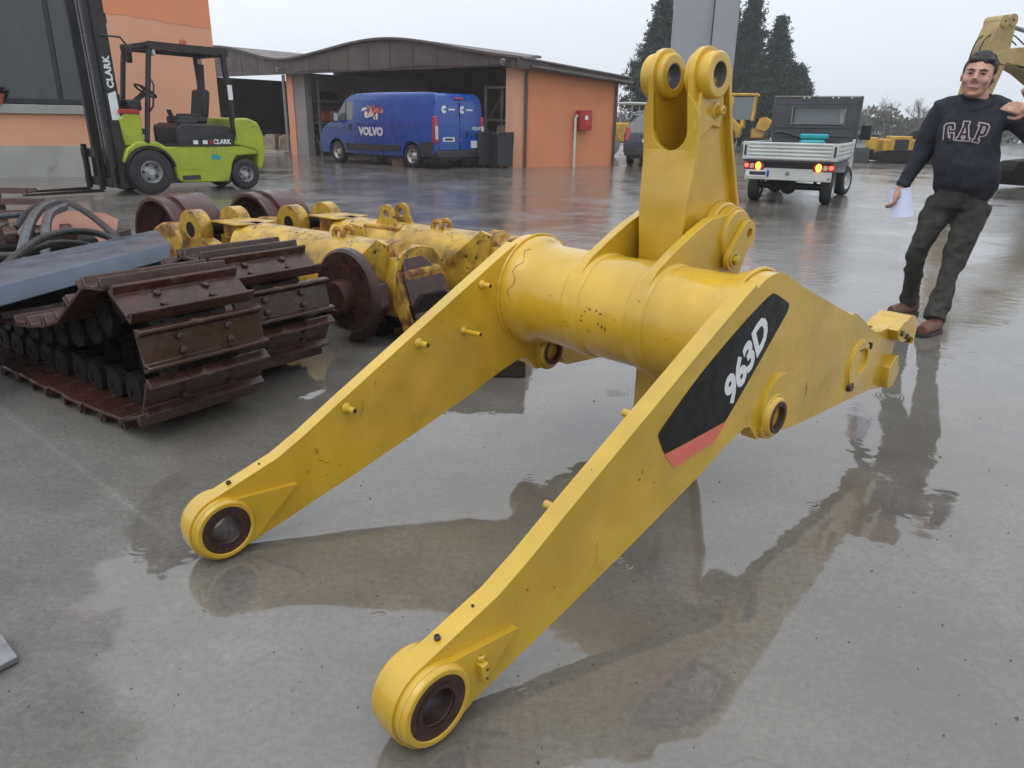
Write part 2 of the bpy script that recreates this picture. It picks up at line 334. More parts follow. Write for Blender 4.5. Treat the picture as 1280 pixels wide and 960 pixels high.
# ------------------------------------------------------------------ ground: wet concrete yard
def ground_material():
    m, t, b = nt('wet_concrete')
    oc = nd(t, 'ShaderNodeTexCoord').outputs['Object']
    sp = nd(t, 'ShaderNodeSeparateXYZ', {0: oc})
    X, Y = sp.outputs[0], sp.outputs[1]
    far = mrange(t, Y, 3.6, 8.5)            # open yard, rained on and churned by wheels
    lo = noise(t, oc, .55, 4, .6); mid = noise(t, oc, 1.7, 4, .6)
    lean = math_(t, 'ADD', math_(t, 'MULTIPLY', X, .55), math_(t, 'MULTIPLY', Y, .20))
    lean = math_(t, 'MINIMUM', math_(t, 'ADD', lean, .32), .50)
    lv = math_(t, 'ADD', lean, math_(t, 'MULTIPLY', math_(t, 'SUBTRACT', lo, .5), 1.6))
    lv = math_(t, 'ADD', lv, math_(t, 'MULTIPLY', math_(t, 'SUBTRACT', mid, .5), .75))
    wet = mrange(t, lv, -.10, .14)          # damp -> film of water
    deep = mrange(t, lv, .00, .16)          # film -> standing water
    fine = noise(t, oc, 48, 6, .75); fine2 = noise(t, oc, 240, 3, .6); patch = noise(t, oc, 2.3, 6, .7); silt = noise(t, oc, .8, 5, .65)
    band = noise(t, oc, .42, 5, .7)
    col = mixc(t, mrange(t, patch, .28, .74), c4((.138, .130, .118)), c4((.238, .227, .206)))
    col = mixc(t, mrange(t, fine, .28, .72, 0, .75), col, c4((.100, .093, .083)))
    col = mixc(t, mrange(t, fine2, .58, .76, 0, .50), col, c4((.33, .32, .30)))
    col = mixc(t, mrange(t, silt, .46, .72, 0, .50), col, c4((.192, .170, .138)))
    vor = nd(t, 'ShaderNodeTexVoronoi', {'Scale': 23.0}); t.links.new(oc, vor.inputs['Vector'])
    wn_ = nd(t, 'ShaderNodeTexWhiteNoise', {0: vor.outputs['Position']})
    grit = math_(t, 'MULTIPLY', mrange(t, vor.outputs['Distance'], .08, .16, 1, 0), mrange(t, wn_.outputs[0], .86, .89))
    col = mixc(t, math_(t, 'MULTIPLY', grit, .6), col, c4((.055, .050, .046)))
    col = mixc(t, math_(t, 'MULTIPLY', wet, .22), col, c4((.100, .086, .068)))
    # hairline cracks, and a scraped line across the slab at the left
    wob = nd(t, 'ShaderNodeVectorMath', {0: oc}, operation='ADD'); nz = nd(t, 'ShaderNodeTexNoise', {'Scale': 1.6, 'Detail': 5.}); t.links.new(oc, nz.inputs['Vector'])
    sc2 = nd(t, 'ShaderNodeVectorMath', {0: nz.outputs['Color'], 'Scale': .55}, operation='SCALE'); t.links.new(sc2.outputs[0], wob.inputs[1])
    ve = nd(t, 'ShaderNodeTexVoronoi', {'Scale': .42}, feature='DISTANCE_TO_EDGE'); t.links.new(wob.outputs[0], ve.inputs['Vector'])
    crk = math_(t, 'MULTIPLY', mrange(t, ve.outputs['Distance'], .0004, .0016, 1, 0), mrange(t, silt, .48, .60, 0, .40))
    col = mixc(t, crk, col, c4((.055, .050, .045)))
    dl = math_(t, 'ABSOLUTE', math_(t, 'ADD', math_(t, 'ADD', math_(t, 'MULTIPLY', X, .652), math_(t, 'MULTIPLY', Y, .758)), math_(t, 'ADD', math_(t, 'MULTIPLY', mid, .03), -.904)))
    scr = math_(t, 'MULTIPLY', mrange(t, dl, .004, .022, .32, 0), math_(t, 'MULTIPLY', mrange(t, fine, .45, .6), mrange(t, X, -1.3, -1.0, 1, 0)))
    col = mixc(t, scr, col, c4((.42, .41, .39)))
    t.links.new(col, b.inputs['Base Color'])
    def mixf(f, a, c):
        n = t.nodes.new('ShaderNodeMix')
        for i, v in ((0, f), (2, a), (3, c)):
            if isinstance(v, bpy.types.NodeSocket): t.links.new(v, n.inputs[i])
            else: n.inputs[i].default_value = v
        return n.outputs[0]
    rdry = mrange(t, fine, .3, .7, .36, .55)
    rfilm = mrange(t, patch, .3, .7, .10, .19)
    rough = mixf(deep, mixf(wet, rdry, rfilm), mrange(t, patch, .3, .7, .03, .07))
    rfar = mrange(t, math_(t, 'ADD', math_(t, 'MULTIPLY', band, .6), math_(t, 'MULTIPLY', patch, .4)), .38, .62, .05, .24)
    t.links.new(mixf(math_(t, 'MULTIPLY', far, .92), rough, rfar), b.inputs['Roughness'])
    t.links.new(mixf(math_(t, 'MAXIMUM', wet, far), 1.50, 1.75), b.inputs['IOR'])
    # relief: grainy concrete where damp, drop rings and faint wind ripples on the water
    def rings(scale, k, keep, rad):
        v1 = nd(t, 'ShaderNodeTexVoronoi', {'Scale': scale}); t.links.new(oc, v1.inputs['Vector'])
        w1 = nd(t, 'ShaderNodeTexWhiteNoise', {0: v1.outputs['Position']}); d1 = v1.outputs['Distance']
        r_ = math_(t, 'MULTIPLY', math_(t, 'SINE', math_(t, 'MULTIPLY', d1, k)), mrange(t, d1, .02, rad, 1, 0))
        return math_(t, 'MULTIPLY', r_, mrange(t, w1.outputs[0], keep, 1.0))
    ring = math_(t, 'ADD', math_(t, 'MULTIPLY', rings(2.6, 140., .45, .30), .0006), math_(t, 'MULTIPLY', rings(7.0, 60., .70, .42), .0005))
    rip = noise(t, oc, 7, 2, .5); rip2 = noise(t, oc, 1.1, 2, .5); chop = noise(t, oc, 11, 4, .65)
    water_h = math_(t, 'ADD', ring, math_(t, 'MULTIPLY', rip, math_(t, 'MULTIPLY', mrange(t, rip2, .35, .7), .0032)))
    dry_h = math_(t, 'ADD', math_(t, 'MULTIPLY', fine, .0080), math_(t, 'MULTIPLY', fine2, .0014))
    film_h = math_(t, 'MULTIPLY', dry_h, .20)
    near_h = mixf(deep, mixf(wet, dry_h, film_h), water_h)
    far_h = math_(t, 'MULTIPLY', chop, mrange(t, band, .35, .65, .0018, .0085))
    bp = nd(t, 'ShaderNodeBump', {'Strength': 1.0, 'Distance': 1.0}); t.links.new(mixf(far, near_h, far_h), bp.inputs['Height'])
    t.links.new(bp.outputs[0], b.inputs['Normal'])
    return m
MT['ground'] = ground_material()
g = MB().add([(-480, -20, 0), (520, -20, 0), (520, 860, 0), (-480, 860, 0)], [(0, 1, 2, 3)]).build('ground', 'ground', smooth=False)
tag(g, kind='structure')

# loose grit and crumbs of concrete on the slab
gr = MB(); rr = random.Random(31)
for k in range(420):
    y = 1.05 + 4.5 * rr.random() ** 1.6; x = rr.uniform(-1.0, 1.0) * (.5 + y * .62); s_ = rr.uniform(.0015, .0042) * (1.6 if rr.random() < .06 else 1)
    c = V((x, y, s_ * .5)); a = rr.uniform(0, 6.28)
    vs = [c + V((math.cos(a + i * 2.09) * s_ * rr.uniform(.7, 1.3), math.sin(a + i * 2.09) * s_ * rr.uniform(.7, 1.3), -s_ * .5)) for i in range(3)] + [c + V((0, 0, s_ * rr.uniform(.4, .9)))]
    gr.add(vs, [(0, 1, 2), (0, 1, 3), (1, 2, 3), (2, 0, 3)])
go = gr.build('grit', 'grit', smooth=False); tag(go, 'small dark grit scattered on the wet concrete', 'grit', kind='stuff')
# ------------------------------------------------------------------ the yellow loader lift arm in the foreground
# local frame: x along the arm from the bucket pins to the rear, y across towards the far arm, z up; bucket-pin centre at z = ZB
ZB = .105
arm = empty('loader_lift_arm', (-.144, 1.2795, 0), R(45.15), 'big yellow loader lift arm lying on the wet concrete in the foreground', 'lift arm')
def AP(p, q, a): return V((p, a, q + ZB))
top = [(.06, .128), (.12, .147), (.2, .172), (.3, .222), (.436, .300), (.713, .452), (.961, .588), (1.2, .718), (1.265, .750)]
peak = circ(1.385, .555, .213, 10, 122, 62)
rear = [(1.60, .694), (1.714, .652), (2.06, .524), (2.085, .528), (2.13, .512), (2.206, .474), (2.30, .425), (2.36, .402), (2.42, .394), (2.49, .396), (2.55, .408)] + circ(2.648, .340, .084, 10, 128, -30)
saddle = circ(2.672, .262, .068, 10, 40, 250)
low = [(2.640, .165), (2.60, .120), (2.52, .118), (2.42, .138), (2.298, .147), (1.829, .168), (1.60, .183), (1.545, .205), (1.40, .205), (1.34, .268), (1.30, .275), (1.187, .243), (1.031, .186), (.756, .101), (.469, .017), (.358, -.012), (.235, -.047), (.121, -.079), (.05, -.098)]
nose = circ(0, 0, .105, 14, -75, -260)
outline = top + peak + rear + saddle + low + nose
hub_c = (1.469, .2754)
padtip = (.252, .068)
def side_arm(w0, far):
    a = MB(); a.prism(outline, w0, w0 + .054, AP, holes=[circ(0, 0, .078, 28)])
    o = a.build('side_arm', 'yellow', arm, bev=.006)
    # bucket-pin boss with its tear-drop reinforcing pads on both faces
    for f0, f1 in ((w0 - .018, w0 + .004), (w0 + .05, w0 + .072)):
        MB().prism(circ(0, 0, .099, 26, 62, 298) + [(.10, -.062), (.235, .055), padtip], f0, f1, AP, holes=[circ(0, 0, .078, 28)]).build('reinforcing_pad', 'yellow', o, bev=.006)
    MB().lathe((0, w0 - .030, ZB), (0, 1, 0), [(0, .090), (.012, .0975), (.112, .0975), (.122, .090), (.122, .077), (0, .077)], 40, closed=True).build('pin_boss', 'yellow', o, bev=.002)
    bu = MB().lathe((0, w0 - .026, ZB), (0, 1, 0), [(0, .0765), (.114, .0765), (.114, .046), (.108, .044), (.006, .044), (0, .049)], 40, closed=True).build('bushing', 'bush', o)
    MB().lathe((0, w0 - .0285, ZB), (0, 1, 0), [(0, .057), (.006, .057), (.006, .0455), (0, .0455)], 36, closed=True).build('seal_ring', 'rust', o)
    MB().lathe((0, w0 - .02, ZB), (0, 1, 0), [(0, .0442), (.102, .0442)], 32).build('bore_liner', 'bore', o)
    # grease holes on the top edge
    for hx, hr in ((.045, .0075), (.15, .0035)):
        z = interp(hx, top) + ZB; tl = math.atan2(.03, .1)
        MB().lathe((hx, w0 + .028, z - .004), (-math.sin(tl), 0, math.cos(tl)), [(0, hr), (.0075, hr), (.0085, hr * .62), (.006, hr * .5), (.0055, .0004)], 14).build('grease_port', 'bush', o)
    # hinge boss for the lift cylinder
    hx, hz = hub_c
    MB().prism(circ(hx + .035, hz + .03, .112, 30, -60, 215) + circ(hx, hz, .082, 14, 190, 330), w0 - .014, w0 + .004, AP).build('cylinder_pad', 'yellow', o, bev=.005)
    MB().lathe((hx, w0 - .032, hz + ZB), (0, 1, 0), [(0, .062), (.007, .068), (.10, .080), (.175, .080), (.182, .074), (.182, .042), (0, .042)], 36, closed=True).build('cylinder_boss', 'yellow', o, bev=.002)
    MB().lathe((hx, w0 - .035, hz + ZB), (0, 1, 0), [(0, .0560), (.19, .0560), (.19, .0405), (0, .0405)], 32, closed=True).build('cylinder_bushing', 'bush', o)
    MB().lathe((hx, w0 - .028, hz + ZB), (0, 1, 0), [(0, .0408), (.150, .0408), (.1505, .0005)], 30).build('bore_liner', 'bore_grey', o)
    # round plate near the rear, with a shallow recess
    rx, rz = 2.205, .297
    MB().prism(circ(rx, rz, .098, 34), w0 - .012, w0 + .004, AP, holes=[circ(rx + .022, rz + .012, .052, 24)]).build('rear_disc', 'yellow', o, bev=.004)
    MB().prism(circ(rx + .085, rz + .062, .014, 10), w0 - .0135, w0 + .002, AP).build('stop_hole', 'rust_dark', o)
    MB().lathe((rx - .055, w0 - .016, rz - .082 + ZB), (0, 1, 0), [(0, .004), (0, .018), (.010, .021), (.018, .021)], 14).build('rust_plug', 'rust', o)
    # rear pivot: split saddle, thick upper jaw and lower jaw
    MB().prism([(2.49, .392), (2.52, .400), (2.560, .418)] + circ(2.650, .342, .090, 14, 122, -35) + circ(2.672, .262, .070, 8, 38, 120) + [(2.575, .325), (2.52, .352)], w0 - .040, w0 + .095, AP).build('pivot_jaw', 'yellow', o, bev=.016, seg=3)
    MB().prism(circ(2.650, .342, .0915, 6, 22, -32) + circ(2.650, .342, .080, 6, -32, 22), w0 - .028, w0 + .083, AP).build('jaw_face', 'rust', o)
    MB().prism([(2.565, .262), (2.60, .262)] + circ(2.672, .262, .071, 5, 185, 250) + [(2.640, .165), (2.60, .122), (2.53, .122), (2.512, .16), (2.518, .22)], w0 - .032, w0 + .085, AP).build('lower_jaw', 'yellow', o, bev=.012, seg=3)
    for bx, bz in ((2.545, .372), (2.615, .345)):
        MB().lathe((bx, w0 - .050, bz + ZB), (0, 1, 0), [(0, .0003), (0, .013), (.012, .013)], 6).build('bolt', 'rust', o)
    return o
near = side_arm(.030, False); farm = side_arm(1.044, True)
near['label'] = 'near side plate of the lift arm carrying the black number decal'
farm['label'] = 'far side plate of the lift arm with short hose studs on its inner face'
# hose studs on the inner faces
for sx, sz, L, r in ((1.083, .612, .042, .0105), (.99, .448, .085, .0095), (.776, .441, .046, .012), (.462, .273, .044, .012)):
    st = MB().lathe((sx, 1.0445, sz + ZB), (.12, -1, 0), [(0, r * 1.7), (.006, r * 1.5), (.011, r), (L, r), (L, r * .62), (L - .008, r * .6), (L - .008, .0005)], 16).build('hose_stud', 'yellow', farm)
    MB().lathe((sx + .12 * L * .99, 1.0445 - L * .993, sz + ZB), (.12, -1, 0), [(0, r * .64), (.0012, r * .64), (.0016, .0005)], 14).build('stud_thread', 'bush', st)
    if sx in (.776, .462): MB().lathe((sx, .0835, sz + ZB), (0, 1, 0), [(0, r * 1.5), (.01, r), (L, r), (L, .0005)], 14).build('hose_stud', 'yellow', near)
# small block with two grease nipples next to the near boss
gb = MB().box((.132, .012, .018 + ZB), (.020, .040, .055), m=M4.Rotation(R(-8), 3, 'Y')).build('grease_block', 'yellow', near, bev=.004)
MB().lathe((.130, .012, .048 + ZB), (0, 0, 1), [(0, .011), (.008, .011), (.011, .005)], 6).build('nut', 'yellow', gb)
for dz in (-.012, .012): MB().lathe((.133, -.0085, .018 + dz + ZB), (0, -1, 0), [(0, .0035), (.0015, .0035), (.0015, .0004)], 10).build('nipple_hole', 'bush', gb)
# decal: black field, faded red foot, model number
blk = smooth_poly([(.801, .392), (.803, .402), (.86, .443), (.962, .512), (1.08, .578), (1.196, .636), (1.30, .682), (1.362, .706), (1.385, .707), (1.44, .683), (1.492, .660), (1.500, .651), (1.499, .636), (1.488, .622), (1.34, .487), (1.172, .338), (1.165, .335), (.850, .326), (.840, .329)], 1, True)
dec = MB().prism(blk, .0286, .0296, AP).build('decal', 'decal_black', near)
MB().prism([(.841, .324), (1.170, .333), (1.116, .283), (.899, .266)], .0286, .0296, AP).build('decal_foot', 'decal_red', near)
text_obj('963D', .136, dec, 'model_number', 'white', (1.182, .0283, .378 + ZB), (.715, 0, .70), (-.70, 0, .715), depth=.0006, shear=.22, bold=.0060, sx=.94, space=.98)

# cross tube with flared ends and weld collars
cu, cz = 1.388, .548
prof = [(.080, .222), (.100, .221), (.128, .214), (.150, .204), (.172, .196), (.200, .1925), (.380, .1925), (.384, .1965), (.395, .199), (.452, .199), (.458, .196), (.462, .1925), (.664, .1925), (.668, .1965), (.675, .199), (.735, .199), (.745, .1965), (.749, .1925), (.925, .1925), (.955, .196), (.977, .204), (1.000, .214), (1.027, .221), (1.048, .222)]
MB().lathe((cu, 0, cz + ZB), (0, 1, 0), prof, 64).build('cross_tube', 'yellow', arm)
# two lugs that carry the tilt lever
pu, pz = 1.775, .800
lug = [(1.202, .600), (1.222, .652), (1.252, .698), (1.295, .738), (1.40, .794), (1.50, .842), (1.60, .880)] + circ(pu, pz, .112, 14, 128, -20) + [(1.868, .70), (1.80, .58), (1.66, .44), (1.50, .40), (1.30, .45)]
for w0, w1, out in ((.400, .436, -1), (.692, .728, 1)):
    lo = MB().prism(lug, w0, w1, AP).build('lever_lug', 'yellow', arm, bev=.007)
    f = w0 if out < 0 else w1
    MB().lathe((pu, f + out * .016, pz + ZB), (0, -out, 0), [(0, .098), (.004, .102), (.02, .104)], 40, cap=True).build('lug_collar', 'yellow', lo)
    if out < 0:
        a = math.atan2(.088, .100); caps = circ(1.815, .812, .052, 12, math.degrees(a) - 90, math.degrees(a) + 90) + circ(1.722, .728, .044, 12, math.degrees(a) + 90, math.degrees(a) + 270)
        fl = MB().prism(caps, f - .036, f - .0165, AP, holes=[circ(1.822, .815, .019, 16)]).build('pin_flag', 'yellow', lo, bev=.004)
        MB().lathe((1.722, f - .036, .728 + ZB), (0, -1, 0), [(0, .030), (.005, .030), (.006, .020)], 20).build('washer', 'yellow', fl)
        MB().lathe((1.722, f - .041, .728 + ZB), (0, -1, 0), [(0, .018), (.013, .018), (.015, .014), (.015, .0004)], 6).build('bolt', 'yellow', fl)
MB().cyl((pu, .405, pz + ZB), (pu, .724, pz + ZB), .06, n=28).build('lever_pin', 'steel_grey', arm)
# tilt lever: box section of two cheeks, front and rear covers, eyes at the top; its foot stands on the ground
lev = MB()
fr = [(-.105, 1.545), (-.03, 1.552), (.12, 1.572), (.28, 1.572), (.42, 1.560), (.55, 1.543), (.66, 1.532), (.76, 1.527), (.85, 1.525), (.94, 1.527), (1.02, 1.536), (1.09, 1.543), (1.18, 1.535), (1.27, 1.520), (1.30, 1.516)]
bk = [(-.105, 1.72), (.1, 1.82), (.4, 1.915), (.61, 1.932), (.75, 1.918), (.907, 1.872), (1.02, 1.825), (1.151, 1.772), (1.27, 1.738), (1.37, 1.712)]
eu, ez = 1.600, 1.357
cheek = [(interp(z, fr) + .004, z) for z in (-.10, -.03, .12, .28, .42, .55, .66, .76, .85, .94, 1.02, 1.09, 1.18, 1.265)] + circ(eu, ez, .092, 14, 185, -10) + [(interp(z, bk) - .018, z) for z in (1.33, 1.27, 1.151, 1.02, .907, .75, .61, .4, .1, -.10)]
lever = MB().prism(cheek, .470, .494, AP, holes=[circ(eu, ez, .044, 24)]).build('tilt_lever', 'yellow', arm, bev=.005)
MB().prism(cheek, .634, .658, AP, holes=[circ(eu, ez, .044, 24)]).build('far_cheek', 'yellow', lever, bev=.005)
# front cover with the U-shaped notch
fc = MB(); wl, wr, wm, nr = .452, .676, .564, .070
rows = []
zs = [-.103, -.03, .05, .12, .2, .28, .35, .42, .49, .55, .60, .66, .71, .76, .81, .85, .90, .94, .98, 1.02, 1.06] + [1.178 - nr * math.cos(R(a)) for a in (0, 18, 36, 54, 72, 90)] + [1.205, 1.235, 1.262, 1.298]
def wc(z): return interp(z, [(.5, .030), (.7, .026), (.85, .014), (.95, .008), (1.1, 0), (1.25, 0), (1.298, .038)])
def nh(z):
    if z < 1.178 - nr + 1e-6: return .0005
    return nr if z >= 1.178 else math.sqrt(max(1e-7, nr * nr - (1.178 - z) ** 2))
for a in (0, 1):
    for z in zs:
        u_ = interp(z, fr) + a * .022
        rows.append([(u_, w, z) for w in (wl + wc(z), wm - nh(z), wm + nh(z), wr - wc(z))])
n = len(zs); vs = [(u_, w, z + ZB) for r_ in rows for (u_, w, z) in r_]; fs = []
I = lambda a, j, k: a * n * 4 + j * 4 + k
for j in range(n - 1):
    for k in range(3):
        if k == 1 and zs[j] >= 1.178 - nr - 1e-6: continue
        fs.append((I(0, j, k), I(0, j, k + 1), I(0, j + 1, k + 1), I(0, j + 1, k))); fs.append((I(1, j, k + 1), I(1, j, k), I(1, j + 1, k), I(1, j + 1, k + 1)))
    ks = [0, 3] + ([1, 2] if zs[j] >= 1.178 - nr - 1e-6 else [])
    for k in ks: fs.append((I(0, j, k), I(0, j + 1, k), I(1, j + 1, k), I(1, j, k)))
for j, kk in ((0, (0, 1, 2)), (n - 1, (0, 2))):
    for k in kk: fs.append((I(0, j, k), I(0, j, k + 1), I(1, j, k + 1), I(1, j, k)))
fc.add(vs, fs).build('front_cover', 'yellow', lever, bev=.003)
rc = MB(); zs2 = [-.103, .0, .1, .2, .3, .4, .5, .61, .68, .75, .83, .907, .96, 1.02, 1.08, 1.151, 1.21, 1.27, 1.33, 1.385]
vs = [(interp(z, bk) - a * .020, w, z + ZB) for a in (0, 1) for z in zs2 for w in (wl - .006, wr + .006)]; fs = []; n2 = len(zs2)
J = lambda a, j, k: a * n2 * 2 + j * 2 + k
for j in range(n2 - 1):
    fs += [(J(0, j, 0), J(0, j, 1), J(0, j + 1, 1), J(0, j + 1, 0)), (J(1, j, 0), J(1, j + 1, 0), J(1, j + 1, 1), J(1, j, 1))]
    for k in (0, 1): fs.append((J(0, j, k), J(0, j + 1, k), J(1, j + 1, k), J(1, j, k)))
for j in (0, n2 - 1): fs.append((J(0, j, 0), J(0, j, 1), J(1, j, 1), J(1, j, 0)))
rc.add(vs, fs).build('rear_cover', 'yellow', lever, bev=.003)
for w0, w1 in ((.424, .522), (.606, .704)):
    MB().lathe((eu, w0, ez + ZB), (0, 1, 0), [(0, .070), (.006, .076), (w1 - w0 - .006, .076), (w1 - w0, .070), (w1 - w0, .043), (0, .043)], 40, closed=True).build('eye_hub', 'yellow', lever, bev=.002)
    MB().lathe((eu, w0 + .002, ez + ZB), (0, 1, 0), [(0, .0435), (w1 - w0 - .004, .0435), (w1 - w0 - .004, .0405), (0, .0405)], 32, closed=True).build('eye_bushing', 'steel_grey', lever)
# plate under the near eye with a lock bolt; hinge collars round the lever pin
MB().prism([(1.548, 1.300), (1.530, 1.21), (1.535, 1.165), (1.565, 1.150), (1.640, 1.195), (1.690, 1.185), (1.700, 1.25), (1.69, 1.32), (1.60, 1.36)], .456, .472, AP).build('lock_plate', 'yellow', lever, bev=.004)
MB().lathe((1.648, .458, 1.245 + ZB), (0, -1, 0), [(0, .030), (.006, .028), (.010, .018), (.030, .017), (.034, .012), (.034, .006), (.026, .005), (.026, .0004)], 16).build('lock_bolt', 'yellow', lever)
for w0 in (.437, .657): MB().lathe((pu, w0, pz + ZB), (0, 1, 0), [(0, .118), (.006, .126), (.030, .128), (.034, .122)], 40, cap=True).build('hinge_collar', 'yellow', lever)

# worn patches and scratches where the paint has come off the tube and plates
rr = random.Random(17)
def on_tube(w_, a_, lift): r_ = interp(w_, [(p[0], p[1]) for p in prof]) + lift; return V((cu + r_ * math.cos(a_), w_, cz + ZB + r_ * math.sin(a_)))
tube_o = bpy.data.objects['cross_tube']
for (w_, a_, dw, da, n_) in ((.60, 172, .016, .05, 3), (.645, 180, .012, .06, 3), (.56, 187, .010, .10, 2), (.535, 186, .006, .12, 2), (.615, 196, .016, .03, 2), (.70, 190, .02, .02, 2), (.50, 175, .012, .03, 1), (.80, 168, .02, .02, 1), (.30, 182, .014, .03, 2), (.44, 150, .012, .03, 1)):
    for _ in range(n_):
        w0, a0 = w_ + rr.gauss(0, .012), R(a_) + rr.gauss(0, .05); k = rr.randint(5, 7)
        ring_ = [(w0 + .6 * dw * rr.uniform(.2, 1) * math.cos(2 * math.pi * i / k), a0 + .6 * da * rr.uniform(.15, 1) * math.sin(2 * math.pi * i / k)) for i in range(k)]
        MB().add([on_tube(p, q, .0006) for p, q in ring_], [tuple(range(k))]).build('paint_chip', 'bush', tube_o, smooth=False)
# cracked filler along the far weld
cr = [(.990 + .012 * math.sin(i * 1.7), R(118 + i * 6.5)) for i in range(11)]
for (p, q), (p2, q2) in zip(cr, cr[1:]):
    wd = rr.uniform(.0003, .0016)
    MB().add([on_tube(p - wd, q, .0008), on_tube(p + wd, q, .0008), on_tube(p2 + wd, q2, .0008), on_tube(p2 - wd, q2, .0008)], [(0, 1, 2, 3)]).build('weld_crack', 'bush', tube_o, smooth=False)
def scratch(pts, w_, wd, par, name='scratch', mat='bush'):
    for (a, b), (c, d) in zip(pts, pts[1:]):
        L = V((c - a, d - b)); n_ = V((-L.y, L.x)).normalized() * wd * rr.uniform(.5, 1.2)
        MB().add([AP(a + n_.x, b + n_.y, w_), AP(a - n_.x, b - n_.y, w_), AP(c - n_.x, d - n_.y, w_), AP(c + n_.x, d + n_.y, w_)], [(0, 1, 2, 3)]).build(name, mat, par, smooth=False)
scratch([(.34, .12), (.355, .112), (.365, .100), (.385, .098)], 1.0432, .0008, farm)
scratch([(.515, .225), (.525, .255), (.53, .28)], 1.0432, .0006, farm)
for p in ((.33, .152), (.336, .142)): scratch([p, (p[0] + .008, p[1] + .012)], 1.0432, .002, farm)
for p in ((.37, .052), (.42, .075), (.65, .21), (.30, .085), (.58, .33), (.70, .36), (.88, .50)): scratch([p, (p[0] + rr.uniform(-.008, .008), p[1] + rr.uniform(.003, .014))], 1.0432, rr.uniform(.001, .003), farm)
scratch([(.560, .165), (.561, .13), (.562, .095)], .0292, .0006, near)
for p in ((.40, .10), (.30, .14), (.74, .30), (.80, .25), (1.62, .36), (1.75, .30), (1.70, .52), (1.30, .30), (1.95, .24)): scratch([p, (p[0] + rr.uniform(-.01, .01), p[1] + rr.uniform(.004, .016))], .0292, rr.uniform(.001, .0026), near)
scratch([(1.74, .33), (1.742, .28), (1.735, .24)], .0292, .0012, near); scratch([(1.86, .27), (1.90, .295), (1.93, .30)], .0292, .0010, near)

# weld beads: uneven rings where tube, lugs and bosses meet the plates
def bead(c, ax, r0, th, par, n=90, seed=1):
    q = random.Random(seed); a, b, ax = basis(ax); pts = []; rs = []
    for i in range(n + 1):
        t = 2 * math.pi * i / n; pts.append(V(c) + (a * math.cos(t) + b * math.sin(t)) * (r0 + (q.uniform(-.001, .001) if 0 < i < n else 0))); rs.append(th * (q.uniform(.8, 1.2) if 0 < i < n else 1))
    MB().tube(pts, rs, 8, cap=False).build('weld_bead', 'yellow', par)
bead((cu, .0865, cz + ZB), (0, 1, 0), .2245, .0065, near, 110, 3); bead((cu, 1.0415, cz + ZB), (0, 1, 0), .2245, .0065, farm, 110, 4)
for k, (w_, p_) in enumerate(((.030, near), (1.044, farm))):
    bead((hub_c[0], w_ - .0145, hub_c[1] + ZB), (0, 1, 0), .0735, .0035, p_, 60, 14 + k); bead((2.205, w_ - .001, .297 + ZB), (0, 1, 0), .0995, .0040, p_, 60, 16 + k)
# ------------------------------------------------------------------ crawler tracks
SW, PITCH = .56, .171
def shoe_mesh():
    pr = [(-.090, -.014), (.090, -.014), (.090, .000), (.080, .040), (.067, .040), (.055, .003), (-.055, .003), (-.067, .040), (-.080, .040), (-.090, .000)]
    return MB().prism(pr, 0, SW, lambda p, q, a: V((p, -a, q)))
proto_shoe = None
def link_mesh():
    m = MB()
    for y, s in ((-.18, 1), (-.38, -1)):
        for dx, dy in ((-.05, .016 * s), (.045, -.016 * s)):
            m.prism(smooth_poly([(dx - .066, -.030), (dx - .062, -.120), (dx, -.142), (dx + .062, -.120), (dx + .066, -.030), (dx + .03, -.0145), (dx - .03, -.0145)], 1, True), y + dy - .022, y + dy + .022, lambda p, q, a: V((p, a, q)))
    m.cyl((-.085, -.165, -.062), (-.085, -.395, -.062), .033, n=14)
    m.cyl((-.085, -.135, -.062), (-.085, -.425, -.062), .020, n=12)
    return m
me_shoe = shoe_mesh().mesh('shoe', 'rust'); me_link = link_mesh().mesh('chain_link', 'rust_dark')
me_bolt = MB().lathe((0, 0, .002), (0, 0, 1), [(0, .017), (.014, .017), (.017, .012), (.017, .0005)], 6).mesh('bolt', 'rust')
def obj(name, me, parent, mat=None):
    o = bpy.data.objects.new(name, me); COL.objects.link(o); o.parent = parent
    if mat is not None: o.matrix_local = mat
    return o
def shoe_with_bolts(parent, mat, bev=True):
    o = obj('shoe', me_shoe, parent, mat)
    if bev:
        md = o.modifiers.new('edge_rounding', 'BEVEL'); md.width = .004; md.segments = 1; md.limit_method = 'ANGLE'; md.angle_limit = R(25)
    for y in (-.17, -.39):
        for x in (-.03, .03): obj('bolt', me_bolt, o, M4.Translation((x, y, 0)))
    return o
